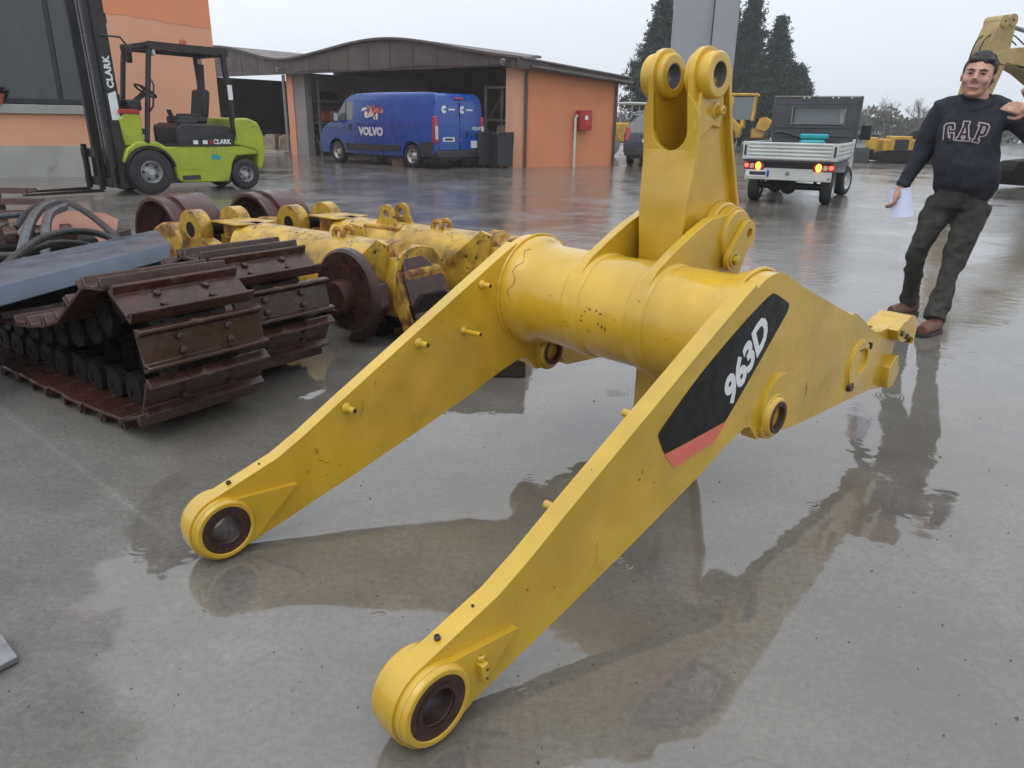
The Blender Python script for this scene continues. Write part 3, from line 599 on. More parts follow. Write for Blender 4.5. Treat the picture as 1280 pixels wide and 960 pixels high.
def crawler_track(loc, rz, label, path, seed):
    t = empty('crawler_track', loc, rz, label, 'crawler track', 'brown crawler tracks folded on the ground')
    rr = random.Random(seed)
    pts = smooth_poly(path, 3); acc = 0; L = [0]
    for p, q in zip(pts, pts[1:]): L.append(L[-1] + math.hypot(q[0] - p[0], q[1] - p[1]))
    def at(s):
        for i in range(len(L) - 1):
            if s <= L[i + 1]:
                k = (s - L[i]) / (L[i + 1] - L[i]); p, q = pts[i], pts[i + 1]; return (p[0] + (q[0] - p[0]) * k, p[1] + (q[1] - p[1]) * k)
        return pts[-1]
    n = int(L[-1] / PITCH)
    for k in range(n):
        a = at(k * PITCH); b = at((k + 1) * PITCH); T = V((b[0] - a[0], 0, b[1] - a[1])).normalized()
        N = V((-T.z, 0, T.x)); Yv = N.cross(T); c = V(((a[0] + b[0]) / 2, rr.uniform(-.006, .006), (a[1] + b[1]) / 2)) + N * .062
        m = M4(((T.x, Yv.x, N.x, c.x), (T.y, Yv.y, N.y, c.y), (T.z, Yv.z, N.z, c.z), (0, 0, 0, 1))) 
        if Yv.y < 0: m = m @ M4.Rotation(math.pi, 4, 'Z') @ M4.Translation((0, SW, 0))
        m = m @ M4.Rotation(rr.uniform(-.02, .02), 4, 'Y')
        shoe_with_bolts(t, m); obj('chain_link', me_link, t, m)
    return t
path1 = [(2.5, .114), (1.2, .112), (.40, .112), (.10, .114), (-.075, .17), (-.13, .30), (-.115, .44), (-.05, .555), (.08, .600), (.22, .580), (.36, .47), (.52, .36), (.85, .29), (1.3, .26), (1.9, .25), (2.4, .25)]
path2 = [(2.5, .114), (1.2, .112), (.40, .112), (.10, .114), (-.07, .17), (-.125, .30), (-.115, .44), (-.05, .55), (.08, .597), (.26, .590), (.42, .50), (.60, .40), (1.0, .33), (1.8, .28), (2.3, .28)]
TR = math.atan2(.59, -.807)
crawler_track((-1.600, 2.890, 0), TR, 'nearest dark brown crawler track folded over, its shoes facing the lift arm', path1, 1)
crawler_track((-1.600 + .59 * .60 - .807 * .25, 2.890 + .807 * .60 + .59 * .25, 0), TR, 'brown crawler track behind the nearest one, beside the rusty disc', path2, 2)

# three loose shoes at the left edge of the picture
for k, (x, y, z, lb) in enumerate(((-7.35, 10.15, .30, 'topmost of the loose brown track shoes stacked at the left edge'), (-7.05, 9.75, .20, 'middle one of the loose brown track shoes stacked at the left edge'), (-6.85, 9.30, .10, 'lowest of the loose brown track shoes stacked at the left edge'))):
    e_ = empty('track_shoe', (x, y, z), R(182 + 3 * k), lb, 'track shoe', 'loose track shoes at the left edge')
    obj('plate', MB().prism([(-.13, 0), (.13, 0), (.12, .055), (.10, .055), (.09, .018), (-.09, .018), (-.10, .055), (-.12, .055)], -.9, .9, lambda p, q, a: V((a, p, q))).mesh('plate', 'rust_red'), e_)
    for x_ in (-.5, .5): obj('bolt', me_bolt, e_, M4.Translation((x_, 0, .018)) @ M4.Scale(1.5, 4))
for k, (x, y, h) in enumerate(((-7.35, 10.15, .29), (-7.05, 9.75, .19), (-6.85, 9.3, .09))):
    tag(MB().box((x - .2, y, h / 2), (1.2, .30, h)).build('timber_block', 'timber', bev=.008), ('rear', 'middle', 'front')[k] + ' dark timber block under the loose brown track shoes', 'timber')

# ------------------------------------------------------------------ yellow track roller frames
def roller_frame(loc, rz, label, disc, s):
    f = empty('track_roller_frame', loc, rz, label, 'track frame', 'rusty yellow track roller frames')
    # local: x along from the idler end (-) to the rear (+), y away from the camera, z up
    bm_ = MB(); sec = smooth_poly([(-.21, .10), (.21, .10), (.23, .40), (.14, .575), (-.14, .575), (-.23, .40)], 2, True)
    bm_.prism(sec, .45, 2.12, lambda p, q, a: V((a, p, q)))
    bm_.build('beam', 'yellow_rust', f, bev=.006)
    MB().prism(smooth_poly([(-.19, .08), (.19, .08), (.19, .30), (-.19, .30)], 1, True), -.1, 2.25, lambda p, q, a: V((a, p, q))).build('lower_rail', 'rust_dark', f)
    # yoke at the idler end: two round-headed cheeks with a pin hole
    for y0 in (-.24, .10):
        MB().prism(circ(.02, .50, .145, 18, 200, -20) + [(.32, .40), (.55, .36), (.55, .12), (-.10, .12), (-.13, .30)], y0, y0 + .10, lambda p, q, a: V((p, a, q)), holes=[circ(.02, .50, .058, 18)]).build('yoke_cheek', 'yellow_rust', f, bev=.010)
    MB().cyl((.02, -.235, .50), (.02, .195, .50), .056, n=20).build('yoke_pin', 'rust_dark', f)
    # rusty guard over the idler fork
    MB().prism(smooth_poly([(-.62, .10), (-.60, .36), (-.42, .52), (-.20, .52), (-.08, .40), (-.08, .10)], 1, True), -.25, -.12, lambda p, q, a: V((p, a, q))).build('fork_guard', 'rust_yellow', f, bev=.02)
    MB().box((-.45, .17, .34), (.7, .08, .22)).build('idler_fork', 'rust_dark', f, bev=.01)
    # idler wheel
    iw = MB().lathe((-.62, -.16, .36), (0, 1, 0), [(.16, .05), (.15, .22), (.10, .27), (.02, .292), (0, .30), (0, .325), (.012, .335), (.07, .338), (.075, .318), (.13, .318), (.135, .345), (.40, .348), (.43, .33), (.43, .30), (.30, .27), (.28, .05)], 48).build('idler_wheel', 'rust_red', f)
    MB().lathe((-.62, -.10, .36), (0, 1, 0), [(0, .001), (0, .07), (.05, .10), (.088, .22), (.10, .22), (.40, .07), (.40, .001)], 28).build('idler_hub', 'rust_dark', iw)  # black tone paints the shade in the hollow side of the wheel
    # flat wet cover and brackets on top
    MB().prism([(.16, -.15), (.50, -.17), (.56, -.03), (.52, .16), (.18, .13)], .562, .575, lambda p, q, a: V((p, q, a))).build('cover_plate', 'yellow_rust', f, bev=.004)
    MB().box((.36, 0, .50), (.26, .20, .12)).build('cover_riser', 'rust_yellow', f, bev=.01)
    if not disc: MB().prism([(.62, .30), (.90, .30), (.90, .44), (.82, .55), (.70, .56), (.62, .50)], -.205, -.165, lambda p, q, a: V((p, a, q)), holes=[circ(.74, .45, .03, 12)]).build('stay_plate', 'yellow_rust', f, bev=.006)
    for y0 in (() if disc else (-.09, .07)):
        MB().prism(circ(s, .64, .070, 12, 190, -10) + [(s + .12, .53), (s - .14, .53)], y0, y0 + .03, lambda p, q, a: V((p, a, q)), holes=[circ(s, .64, .03, 12)]).build('top_lug', 'yellow_rust', f, bev=.006)
    if not disc: MB().box((s, 0, .548), (.36, .30, .022)).build('lug_base', 'rust_yellow', f, bev=.005)
    for y0 in (-.06, .03):
        MB().prism(circ(1.45, .585, .055, 10, 185, -5) + [(1.53, .52), (1.37, .52)], y0, y0 + .025, lambda p, q, a: V((p, a, q)), holes=[circ(1.45, .59, .024, 10)]).build('rear_lug', 'rust_yellow', f, bev=.005)
    # wedge-shaped rear guard plates standing up at the end, with bolt holes, and the dark hollow behind
    MB().prism([(1.70, .40), (1.99, .625), (2.075, .60), (2.03, .34), (1.93, .14), (1.80, .14)], -.225, -.20, lambda p, q, a: V((p, a, q)), holes=[circ(*h, .014, 8) for h in ((1.86, .44), (1.88, .36), (1.97, .54), (1.95, .44))]).build('end_guard', 'yellow_rust', f, bev=.005)
    MB().prism([(-.20, .08), (-.20, .44), (-.13, .59), (-.03, .615), (.20, .40), (.22, .08)], 1.98, 2.10, lambda p, q, a: V((a + .42 * (.5 - q), p, q))).build('guard_hood', 'rust_yellow', f, bev=.012)
    MB().prism([(-.19, .06), (-.17, .42), (-.11, .555), (-.03, .575), (.17, .38), (.20, .06)], 2.10, 2.125, lambda p, q, a: V((a + .42 * (.5 - q), p, q))).build('hood_face', 'rust', f, bev=.006)
    MB().box((2.02, 0, .28), (.30, .34, .34)).build('recoil_housing', 'rust_yellow', f, bev=.03)
    # lower rollers
    for k in range(6):
        MB().lathe((.35 + .31 * k, -.20, .12), (0, 1, 0), [(0, .02), (0, .10), (.04, .115), (.05, .095), (.35, .095), (.36, .115), (.40, .10), (.40, .02)], 22).build('track_roller', 'rust_dark', f)
    if disc:
        d = MB().lathe((1.90, -.42, .33), (0, 1, 0), [(0, .002), (0, .150), (.0, .235), (.012, .252), (.055, .255), (.07, .235), (.075, .10), (.30, .10), (.30, .02)], 44).build('pivot_flange', 'rust', f)
        MB().lathe((1.90, -.42, .30), (0, -1, 0), [(-.01, .105), (.05, .102), (.085, .098), (.085, .07), (.08, .066), (.078, .001)], 30).build('flange_shaft', 'rust', d)
        MB().prism([(1.83, -.13), (1.98, -.10), (2.14, .12), (2.12, .26), (2.04, .28), (1.98, .10)], -.36, -.27, lambda p, q, a: V((p, a, max(.0, q + .13)))).build('flange_arm', 'rust', d, bev=.01)
        for a_ in (250, 290, 40, 140):
            MB().lathe((1.90 + .19 * math.cos(R(a_)), -.421, .33 + .19 * math.sin(R(a_))), (0, -1, 0), [(0, .016), (.004, .016), (.004, .001)], 10).build('bolt_hole', 'bore', d)
    return f
FR = math.atan2(-.59, .81)
roller_frame((-2.30, 5.82, 0), FR, 'nearer rusty yellow track roller frame with the dark round flange hanging at its end', True, 1.02)
roller_frame((-2.30 + .59 * .72 + .81 * .22, 5.82 + .807 * .72 - .59 * .22, 0), FR, 'farther rusty yellow track roller frame, behind the one with the round flange', False, .98)

# ------------------------------------------------------------------ blue-grey folded sheet lying across the tracks
def sheet(name, quads, mat, th, bev=.004):
    m = MB(); m.add([p for r in quads for p in r], [(i * 2, i * 2 + 1, i * 2 + 3, i * 2 + 2) for i in range(len(quads) - 1)])
    o = m.build(name, mat); md = o.modifiers.new('thickness', 'SOLIDIFY'); md.thickness = th; md.offset = 0
    b_ = o.modifiers.new('edge_rounding', 'BEVEL'); b_.width = bev; b_.segments = 2; b_.limit_method = 'ANGLE'
    return o
cl, cr = V((-3.22, 3.36, .46)), V((-2.32, 4.86, .60))
sh = sheet('sheet_cover', [(V((-3.24, 3.38, .34)), V((-2.34, 4.88, .50))), (cl, cr), (V((-2.86, 2.84, .435)), V((-2.00, 4.34, .60))), (V((-2.83, 2.80, .35)), V((-1.965, 4.22, .530)))], 'blue_steel', .012)
tag(sh, 'long blue-grey folded steel cover lying across the brown tracks', 'steel cover')
# dark box section under it, resting on the tracks
tag(MB().bar((-3.12, 3.25, .30), (-2.20, 4.52, .42), .30, .16).build('box_section', 'rust_dark', bev=.01), 'dark steel box section under the blue-grey steel cover', 'box section')

# ------------------------------------------------------------------ heap of hoses and pipes at the left
def hose(path, r, mat, label, cat='hose', name='hydraulic_hose', end=None):
    o = MB().tube(smooth_poly(path, 3), r, 10).build(name, mat); tag(o, label, cat)
    if end:
        a = V(path[0]); d = (V(path[0]) - V(path[1])).normalized()
        MB().lathe(a - d * .02, d, [(0, r * 1.25), (.06, r * 1.25), (.065, r * .9), (.12, r * .9), (.12, .001)], 12).build('coupling', 'steel_grey', o)
    return o
hose([(-4.62, 6.95, .30), (-4.66, 7.30, .46), (-4.35, 7.32, .52), (-3.92, 6.88, .48), (-3.50, 6.38, .43), (-3.05, 5.84, .34), (-2.85, 5.5, .22)], .028, 'hose', 'black hose arching over the left heap down to the yellow frame')
hose([(-3.04, 4.35, .42), (-3.15, 4.75, .47), (-3.23, 5.08, .50), (-3.22, 5.42, .51), (-3.12, 5.66, .46), (-2.90, 5.60, .36)], .026, 'hose', 'black hose with a steel coupling looping just behind the blue-grey cover', end=True)
hose([(-4.1, 5.6, .30), (-3.44, 5.14, .36), (-3.30, 5.25, .44), (-3.24, 5.57, .40), (-3.05, 5.75, .28)], .024, 'hose', 'thin black hose lying under the hose with the steel coupling')
hose([(-3.60, 5.30, .12), (-3.80, 5.80, .40), (-4.12, 6.52, .52), (-4.24, 6.98, .53)], .040, 'pipe', 'bent grey steel pipe standing up from the left heap, left of its twin', 'pipe', 'steel_pipe')
hose([(-3.46, 5.42, .12), (-3.70, 5.90, .40), (-3.98, 6.44, .50), (-4.06, 6.82, .51)], .038, 'pipe', 'bent grey steel pipe standing up from the left heap, right of its twin', 'pipe', 'steel_pipe')
hose([(-5.3, 6.7, .30), (-4.9, 7.0, .38), (-4.66, 7.15, .40)], .028, 'pipe', 'straight grey steel pipe at the far left of the heap', 'pipe', 'steel_pipe')
# an old hydraulic valve block with ribs and ports in the heap
vb = empty('valve_block', (-4.05, 6.05, 0), R(35), 'dark oily valve block under the bent steel pipes', 'machine part')
MB().box((0, 0, .17), (1.15, .55, .34)).build('body', 'rust_dark', vb, bev=.03)
for k in range(5): MB().box((-.42 + .2 * k, -.05, .38), (.09, .40, .09)).build('rib', 'rust', vb, bev=.015)
for k in range(4): MB().cyl((-.4 + .27 * k, -.27, .2), (-.4 + .27 * k, -.36, .2), .06, n=14).build('port', 'rust_dark', vb)
vb2 = empty('gearbox_casing', (-4.95, 6.35, 0), R(10), 'rust-brown gearbox casing at the far left of the heap', 'machine part')
MB().box((0, 0, .20), (1.0, .6, .40)).build('body', 'rust', vb2, bev=.04)
MB().lathe((.1, -.30, .24), (0, -1, 0), [(0, .19), (.05, .19), (.05, .09), (.09, .09), (.09, .001)], 24).build('flange', 'rust_dark', vb2)
MB().lathe((0, 0, .40), (0, 0, 1), [(0, .2), (.06, .2), (.06, .07), (.10, .07), (.10, .001)], 24).build('top_cap', 'rust_dark', vb2)
ob = MB().prism([(-.42, -.36), (.36, -.36), (.42, .30), (.30, .40), (-.38, .36)], -.006, .006, lambda p, q, a: V((p, q, a))).build('orange_board', 'faded_board', bev=.003)
ob.location = (-4.42, 7.48, .20); ob.rotation_euler = (R(24), R(8), R(28)); tag(ob, 'faded orange board leaning in the left heap', 'board')
tag(MB().box((-4.42, 7.72, .09), (.8, .3, .18)).build('timber_block', 'timber', bev=.008), 'dark timber block behind the orange board', 'timber')
# timber block on the ground behind the far side of the lift arm
tm = MB().box((-.26, 3.90, .105), (.66, .22, .21)).build('timber_block', 'timber', bev=.008); tag(tm, 'dark timber block on the ground behind the far lift arm plate', 'timber')
# corner of a metal plate at the lower left edge
pl = MB().prism([(-1.52, 1.50), (-1.275, 1.435), (-1.222, 1.52), (-1.31, 1.60), (-1.58, 1.68)], .004, .022, lambda p, q, a: V((p, q, a))).build('metal_plate', 'steel_grey', bev=.003)
tag(pl, 'corner of a flat grey metal plate at the lower left edge', 'plate')
# ------------------------------------------------------------------ left building: orange render with a large dark window
A_ = V((-11.004, 16.379, 0)); an = R(22)
bl = empty('orange_building', A_, an, 'orange rendered building with a large dark window behind the forklift', 'building')
# local x along the wall to the right, y into the building
def wallbox(name, x0, x1, z0, z1, y0, y1, mat, par, bev=.004): return MB().box(((x0 + x1) / 2, (y0 + y1) / 2, (z0 + z1) / 2), (x1 - x0, y1 - y0, z1 - z0)).build(name, mat, par, bev=bev)
WE, WX0, WX1, WZ0, WZ1 = 4.55, -3.4, 2.06, 1.50, 4.4
wallbox('plinth', -6, WE + .02, -.05, .65, -.03, .5, 'grey_render', bl)
wallbox('wall', -6, WX1, .65, 1.30, 0, .5, 'orange_pale', bl)
wallbox('window_sill', -6, WX1 + .05, 1.30, 1.48, -.09, .5, 'grey_render', bl, .008)
wallbox('wall', WX1, WE, .65, 7.5, 0, .5, 'orange_pale', bl)
wallbox('wall', -6, WX1, WZ1, 7.5, 0, .5, 'orange_wall', bl)
wallbox('back_wall', -6, WE - .6, -.05, 7.5, 6.5, 6.8, 'orange_wall', bl)
sd_ = MB().prism([(WE - .01, .5), (WE - .31, .5), (WE - .9, 6.5), (WE - .6, 6.5)], -.05, 7.5, lambda p, q, a: V((p, q, a))).build('side_wall', 'orange_wall', bl)
MB().prism([(-6.2, -.2), (WE + .2, -.2), (WE - .4, 7), (-6.2, 7)], 7.5, 7.7, lambda p, q, a: V((p, q, a))).build('roof', 'brown_metal', bl)
# newer, darker coat of paint on the upper wall with an uneven lower edge
edge = [(WX1 + .01, 3.36), (2.35, 3.34), (2.6, 3.30), (2.9, 3.31), (3.1, 3.26), (3.35, 3.27), (3.6, 3.20), (3.9, 3.19), (4.2, 3.15), (4.54, 3.14)]
MB().prism(edge + [(4.54, 7.4), (WX1 + .01, 7.4)], -.006, .0, lambda p, q, a: V((p, a, q))).build('upper_coat', 'orange_wall', bl)
# window: frame, mullions, panes, and the room behind
wf = MB(); wf.box(((WX0 + WX1) / 2, .10, WZ0 + .05), (WX1 - WX0, .14, .10)); wf.box((WX1 - .045, .10, (WZ0 + WZ1) / 2), (.09, .139, WZ1 - WZ0)); wf.box((WX0 + .045, .10, (WZ0 + WZ1) / 2), (.09, .139, WZ1 - WZ0)); wf.box(((WX0 + WX1) / 2, .10, WZ1 - .05), (WX1 - WX0, .138, .10))
win = wf.build('window', 'black', bl)
mull = [-2.1, -.9, .20, 1.38]
for x in mull: MB().box((x, .10, (WZ0 + WZ1) / 2), (.085, .12, WZ1 - WZ0 - .2)).build('mullion', 'black', win)
xs = [WX0 + .09] + mull + [WX1 - .09]
for x0, x1 in zip(xs, xs[1:]): MB().box(((x0 + x1) / 2, .12, (WZ0 + WZ1) / 2), (x1 - x0 - .08, .012, WZ1 - WZ0 - .2)).build('pane', 'window_glass', win)
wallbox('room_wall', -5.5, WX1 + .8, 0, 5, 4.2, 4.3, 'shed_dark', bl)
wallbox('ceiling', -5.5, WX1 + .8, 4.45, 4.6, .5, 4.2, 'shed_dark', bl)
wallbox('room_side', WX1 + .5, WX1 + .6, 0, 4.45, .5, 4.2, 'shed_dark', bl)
tag(MB().box((0, 0, 1.55), (.12, .12, 3.1)).build('interior_post', 'whitepaint', bl), 'white post inside the window'); bpy.data.objects['interior_post'].location = (.75, .8, 0)
for (x, y, w, h) in ((-.1, 1.6, .7, 2.3), (1.2, 1.8, .6, 1.95), (2.2, 1.5, .7, 2.4)): MB().box((x, y, h / 2), (w, .5, h)).build('cabinet', 'green_frame', bl)
# flower pot on the sill
pt = empty('flower_pot', A_ + V((math.cos(an) * .26, math.sin(an) * .26, 1.48)) + V((.02, -.06, 0)), 0, 'terracotta flower pot on the window sill at the left edge', 'flower pot')
MB().lathe((0, 0, 0), (0, 0, 1), [(0, .001), (0, .085), (.15, .115), (.15, .13), (.20, .13), (.20, .11), (.17, .105), (.17, .001)], 20).build('pot', 'terracotta', pt)
lf = MB(); rr = random.Random(5)
for k in range(60):
    a = rr.uniform(0, 6.28); e_ = rr.uniform(.2, 1.3); L = rr.uniform(.12, .3); d = V((math.cos(a) * math.cos(e_), math.sin(a) * math.cos(e_), math.sin(e_))); s_ = d.cross(V((0, 0, 1))).normalized() * .025
    b0 = V((0, 0, .18)); lf.add([b0, b0 + d * L * .5 + s_, b0 + d * L - V((0, 0, .05)), b0 + d * L * .5 - s_], [(0, 1, 2, 3)])
lf.build('leaves', 'leaf_dark', pt)

# ------------------------------------------------------------------ open shed with vaulted roof
P0 = V((-.09, 23.2, 0)); F = V((-.794, .607, 0)).normalized(); SD = V((.838, .545, 0)).normalized(); BK = V((.607, .794, 0)).normalized()
def SP(k, b, z): return P0 + F * k + BK * b + V((0, 0, z))
shed = empty('open_shed', P0, 0, 'long open-fronted shed with wavy vaulted roof and orange end wall', 'shed')
def loc(p): return V(p) - P0
def quadbox(name, pts, z0, z1, mat, par=None, bev=.0):
    """vertical prism over a plan polygon given in world coordinates; z may be a list per corner for the top"""
    n = len(pts); zt = z1 if isinstance(z1, (list, tuple)) else [z1] * n; zb = z0 if isinstance(z0, (list, tuple)) else [z0] * n
    vs = [loc((p[0], p[1], zb[i])) for i, p in enumerate(pts)] + [loc((p[0], p[1], zt[i])) for i, p in enumerate(pts)]
    fs = [tuple(reversed(range(n))), tuple(range(n, 2 * n))] + [(i, (i + 1) % n, n + (i + 1) % n, n + i) for i in range(n)]
    return MB().add(vs, fs).build(name, mat, par or shed, bev=bev)
E1 = P0 + SD * 3.85
NI = V((-SD.y, SD.x, 0))   # inward normal of the end wall
# end wall with its front pier
quadbox('end_wall', [P0 + SD * .36, E1, E1 + NI * .25, P0 + SD * .36 + NI * .25], -.05, [2.78, 2.55, 2.55, 2.78], 'orange_wall')
quadbox('front_pier', [P0, P0 + SD * .35, P0 + SD * .35 + F * .3, P0 + F * .3], -.05, 2.80, 'orange_pale')
for q in (P0 + SD * .40, E1 - SD * .02):
    MB().cyl(loc(q + V((.03, -.05, 0))), loc(q + V((.03, -.05, 2.7))), .045, n=10).build('downpipe', 'brown_metal', shed)
# rear, partition and far walls
RC = E1 + V((-.1, 6.2, 0))
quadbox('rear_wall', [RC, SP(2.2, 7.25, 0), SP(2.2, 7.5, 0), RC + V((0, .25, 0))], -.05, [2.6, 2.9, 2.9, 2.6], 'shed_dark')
quadbox('rear_side_wall', [E1 + NI * .02 + V((-.30, .1, 0)), E1 + V((-.06, .14, 0)), RC, RC + V((-.25, 0, 0))], -.05, 2.5, 'orange_wall')
quadbox('partition_wall', [SP(10.35, .3, 0), SP(10.55, .3, 0), SP(10.55, 7.2, 0), SP(10.35, 7.2, 0)], -.05, 2.9, 'shed_grey')
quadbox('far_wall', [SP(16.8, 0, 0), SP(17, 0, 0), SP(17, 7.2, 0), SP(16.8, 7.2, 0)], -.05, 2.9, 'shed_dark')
# pillar between the bays: narrow orange strip and a wider grey face
quadbox('pillar', [SP(10.25, 0, 0), SP(9.62, 0, 0), SP(9.62, .30, 0), SP(10.25, .30, 0)], -.05, 2.86, 'shed_grey')
quadbox('pillar_strip', [SP(10.62, -.04, 0), SP(10.26, -.04, 0), SP(10.26, .28, 0), SP(10.62, .28, 0)], -.05, 2.86, 'orange_pale')
MB().cyl(loc(SP(10.8, -.02, 0)), loc(SP(10.8, -.02, 2.8)), .06, n=10).build('door_post', 'grey_metal', shed)
# fascia under the wavy roof edge
ks = [-.35 + .25 * i for i in range(69)]
def ridge(k):
    return interp(k, RG)
RG = smooth_poly([(-.4, 2.98), (.6, 3.10), (2.2, 3.36), (3.6, 3.60), (5.0, 3.72), (6.4, 3.66), (8.0, 3.46), (9.4, 3.30), (10.4, 3.24), (11.2, 3.32), (12.4, 3.56), (13.8, 3.82), (15.2, 3.9), (17.2, 3.6)], 2)
m = MB(); vs = []
for k in ks:
    for b_ in (-.30, -.22):
        vs += [loc(SP(k, b_, 2.80)), loc(SP(k, b_, ridge(k)))]
fs = []
for i in range(len(ks) - 1):
    a, b = i * 4, i * 4 + 4
    fs += [(a, b, b + 1, a + 1), (a + 2, a + 3, b + 3, b + 2), (a, a + 2, b + 2, b), (a + 1, b + 1, b + 3, a + 3)]
fs += [(0, 1, 3, 2), (len(vs) - 4, len(vs) - 2, len(vs) - 1, len(vs) - 3)]
m.add(vs, fs).build('fascia', 'brown_metal', shed)
for k in range(1, 17):
    MB().box(loc(SP(k * 1.02 - .3, -.305, (2.81 + ridge(k * 1.02 - .3)) / 2)), (.03, .016, ridge(k * 1.02 - .3) - 2.83), rz=math.atan2(F.y, F.x)).build('fascia_seam', 'brown_metal', shed)
MB().tube([loc(SP(k, -.33, 2.86 - .03 * math.sin(k * 1.3))) for k in [.2 + .5 * i for i in range(20)]], .012, 5).build('cable', 'hose', shed)
# rear wall closed up to the roof
m = MB(); vs = []
kr = [k for k in ks if k > 2.1]
for k in kr:
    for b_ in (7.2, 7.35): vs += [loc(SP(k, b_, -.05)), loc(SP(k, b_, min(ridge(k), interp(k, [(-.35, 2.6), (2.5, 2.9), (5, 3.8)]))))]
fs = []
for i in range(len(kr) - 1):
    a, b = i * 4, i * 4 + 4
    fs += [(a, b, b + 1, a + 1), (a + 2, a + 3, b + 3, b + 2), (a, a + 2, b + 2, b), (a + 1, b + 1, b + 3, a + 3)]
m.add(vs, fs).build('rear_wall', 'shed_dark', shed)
# roof shell
m = MB(); vs = []
for k in ks:
    dp = interp(k, [(-.35, -.10), (4.5, 7.6)])
    for b_, dz in ((-.42, 0), (-.42, .07), (dp, .07), (dp, 0)): vs.append(loc(SP(k, b_, ridge(k) + .004 + dz)))
fs = []
for i in range(len(ks) - 1):
    a, b = i * 4, i * 4 + 4
    for q in range(4): fs.append((a + q, b + q, b + (q + 1) % 4, a + (q + 1) % 4))
fs += [(0, 3, 2, 1), tuple(len(vs) - 4 + q for q in range(4))]
roof = m.add(vs, fs).build('roof', 'brown_metal', shed)
# corrugated eave along the end wall
cor = MB(); n = 46; vs = []
OUT = -NI
for i in range(n * 4 + 1):
    s_ = -.30 + (4.45) * i / (n * 4); zt = interp(s_, [(-.3, 3.05), (4.2, 2.66)]) + .022 * math.sin(2 * math.pi * i / 4)
    for o_, z_ in ((.42, zt), (.42, zt - .03), (-1.6, zt + .22), (-1.6, zt + .25)): vs.append(loc(P0 + SD * s_ + OUT * o_ + V((0, 0, z_))))
fs = []
for i in range(n * 4):
    a, b = i * 4, i * 4 + 4
    for q in range(4): fs.append((a + q, b + q, b + (q + 1) % 4, a + (q + 1) % 4))
cor.add(vs, fs).build('eave_sheet', 'brown_metal', roof)
for o_, nm in ((.36, 'eave_board'),):
    q0 = P0 + SD * -.28 + OUT * o_; q1 = P0 + SD * 4.1 + OUT * o_
    quadbox(nm, [q0, q1, q1 - OUT * .10, q0 - OUT * .10], [2.76, 2.46, 2.46, 2.76], [3.02, 2.63, 2.63, 3.02], 'brown_metal')
    quadbox('soffit', [q0 - OUT * .11, q1 - OUT * .11, q1 - OUT * .62, q0 - OUT * .62], [2.795, 2.50, 2.50, 2.795], [2.835, 2.54, 2.54, 2.835], 'brown_metal')
for k in (0.05, 10.5):
    MB().lathe(loc(SP(k, -.36, 2.95 if k < 1 else 3.0)), (-F.y, F.x, -.4), [(0, .03), (.10, .09), (.16, .09), (.16, .001)], 12).build('flood_light', 'grey_metal', shed)

# shelving racks inside the shed (things of their own)
def rack(name, c, rz, w, d, h, label, mat, shelves, items):
    r_ = empty(name, c, rz, label, 'shelving rack')
    for x in (-w / 2, w / 2):
        for y in (-d / 2, d / 2): MB().box((x, y, h / 2), (.07, .07, h)).build('upright', mat, r_)
        MB().bar((x, -d / 2, .2), (x, d / 2, h * .5), .035).build('brace', mat, r_); MB().bar((x, d / 2, h * .5), (x, -d / 2, h * .9), .035).build('brace', mat, r_)
    for z in shelves: MB().box((0, 0, z), (w, d, .06)).build('shelf', mat, r_)
    return r_
rg = math.atan2(BK.y, BK.x)
rk = SP(9.75, 1.6, 0); rack('shelving_rack', rk, rg, 2.4, .8, 2.6, 'green-grey shelving rack in the shed beside the grey pillar', 'green_frame', (.45, 1.15, 1.9), None)
for k, (dx, z, w, h, mt) in enumerate(((-.8, .48, .5, .32, 'rust'), (-.1, .48, .6, .25, 'steel_grey'), (.7, .48, .5, .4, 'cardboard'), (-.7, 1.18, .5, .3, 'terracotta'), (.0, 1.18, .45, .4, 'terracotta'), (.7, 1.18, .5, .28, 'rust_dark'), (-.5, 1.93, .7, .25, 'rust_dark'), (.5, 1.93, .5, .3, 'cardboard'))):
    p = rk + BK * dx
    o = MB().box((0, 0, h / 2 + .03), (w, .5, h), taper=(.9, .9)).box((0, 0, h + .03), (w * .6, .3, .12)).build('spare_part', mt, bev=.02); o.location = p + V((0, 0, z)); o.rotation_euler[2] = rg
    tag(o, '%s spare part on the %s shelf of the green-grey rack, %s' % ({'rust': 'rusty', 'steel_grey': 'grey steel', 'cardboard': 'boxed', 'terracotta': 'orange', 'rust_dark': 'blackened'}[mt], ('lowest', 'middle', 'top')[0 if z < 1 else 1 if z < 1.5 else 2], ('near its front', 'in its middle', 'towards its back')[0 if dx < -.3 else 1 if dx < .3 else 2]), 'spare part', 'spare parts on the green-grey rack')
rk2 = SP(1.05, 1.3, 0); rack('shelving_rack', rk2, math.atan2(F.y, F.x), 1.5, .8, 2.35, 'grey steel rack in the shed between the van and the end wall', 'grey_metal', (.9, 1.35, 2.3), None)
for k, (dx, z, mt, lb) in enumerate(((-.3, 1.38, 'cardboard', 'small carton on the grey steel rack by the end wall'), (.25, .93, 'tan', 'pale sack on the grey steel rack by the end wall'))):
    o = MB().box((0, 0, .15), (.5, .45, .28), taper=(.85, .85)).build('carton' if k == 0 else 'sack', mt, bev=.03); o.location = rk2 + F * dx + V((0, 0, z)); o.rotation_euler[2] = 1; tag(o, lb, 'box' if k == 0 else 'sack')
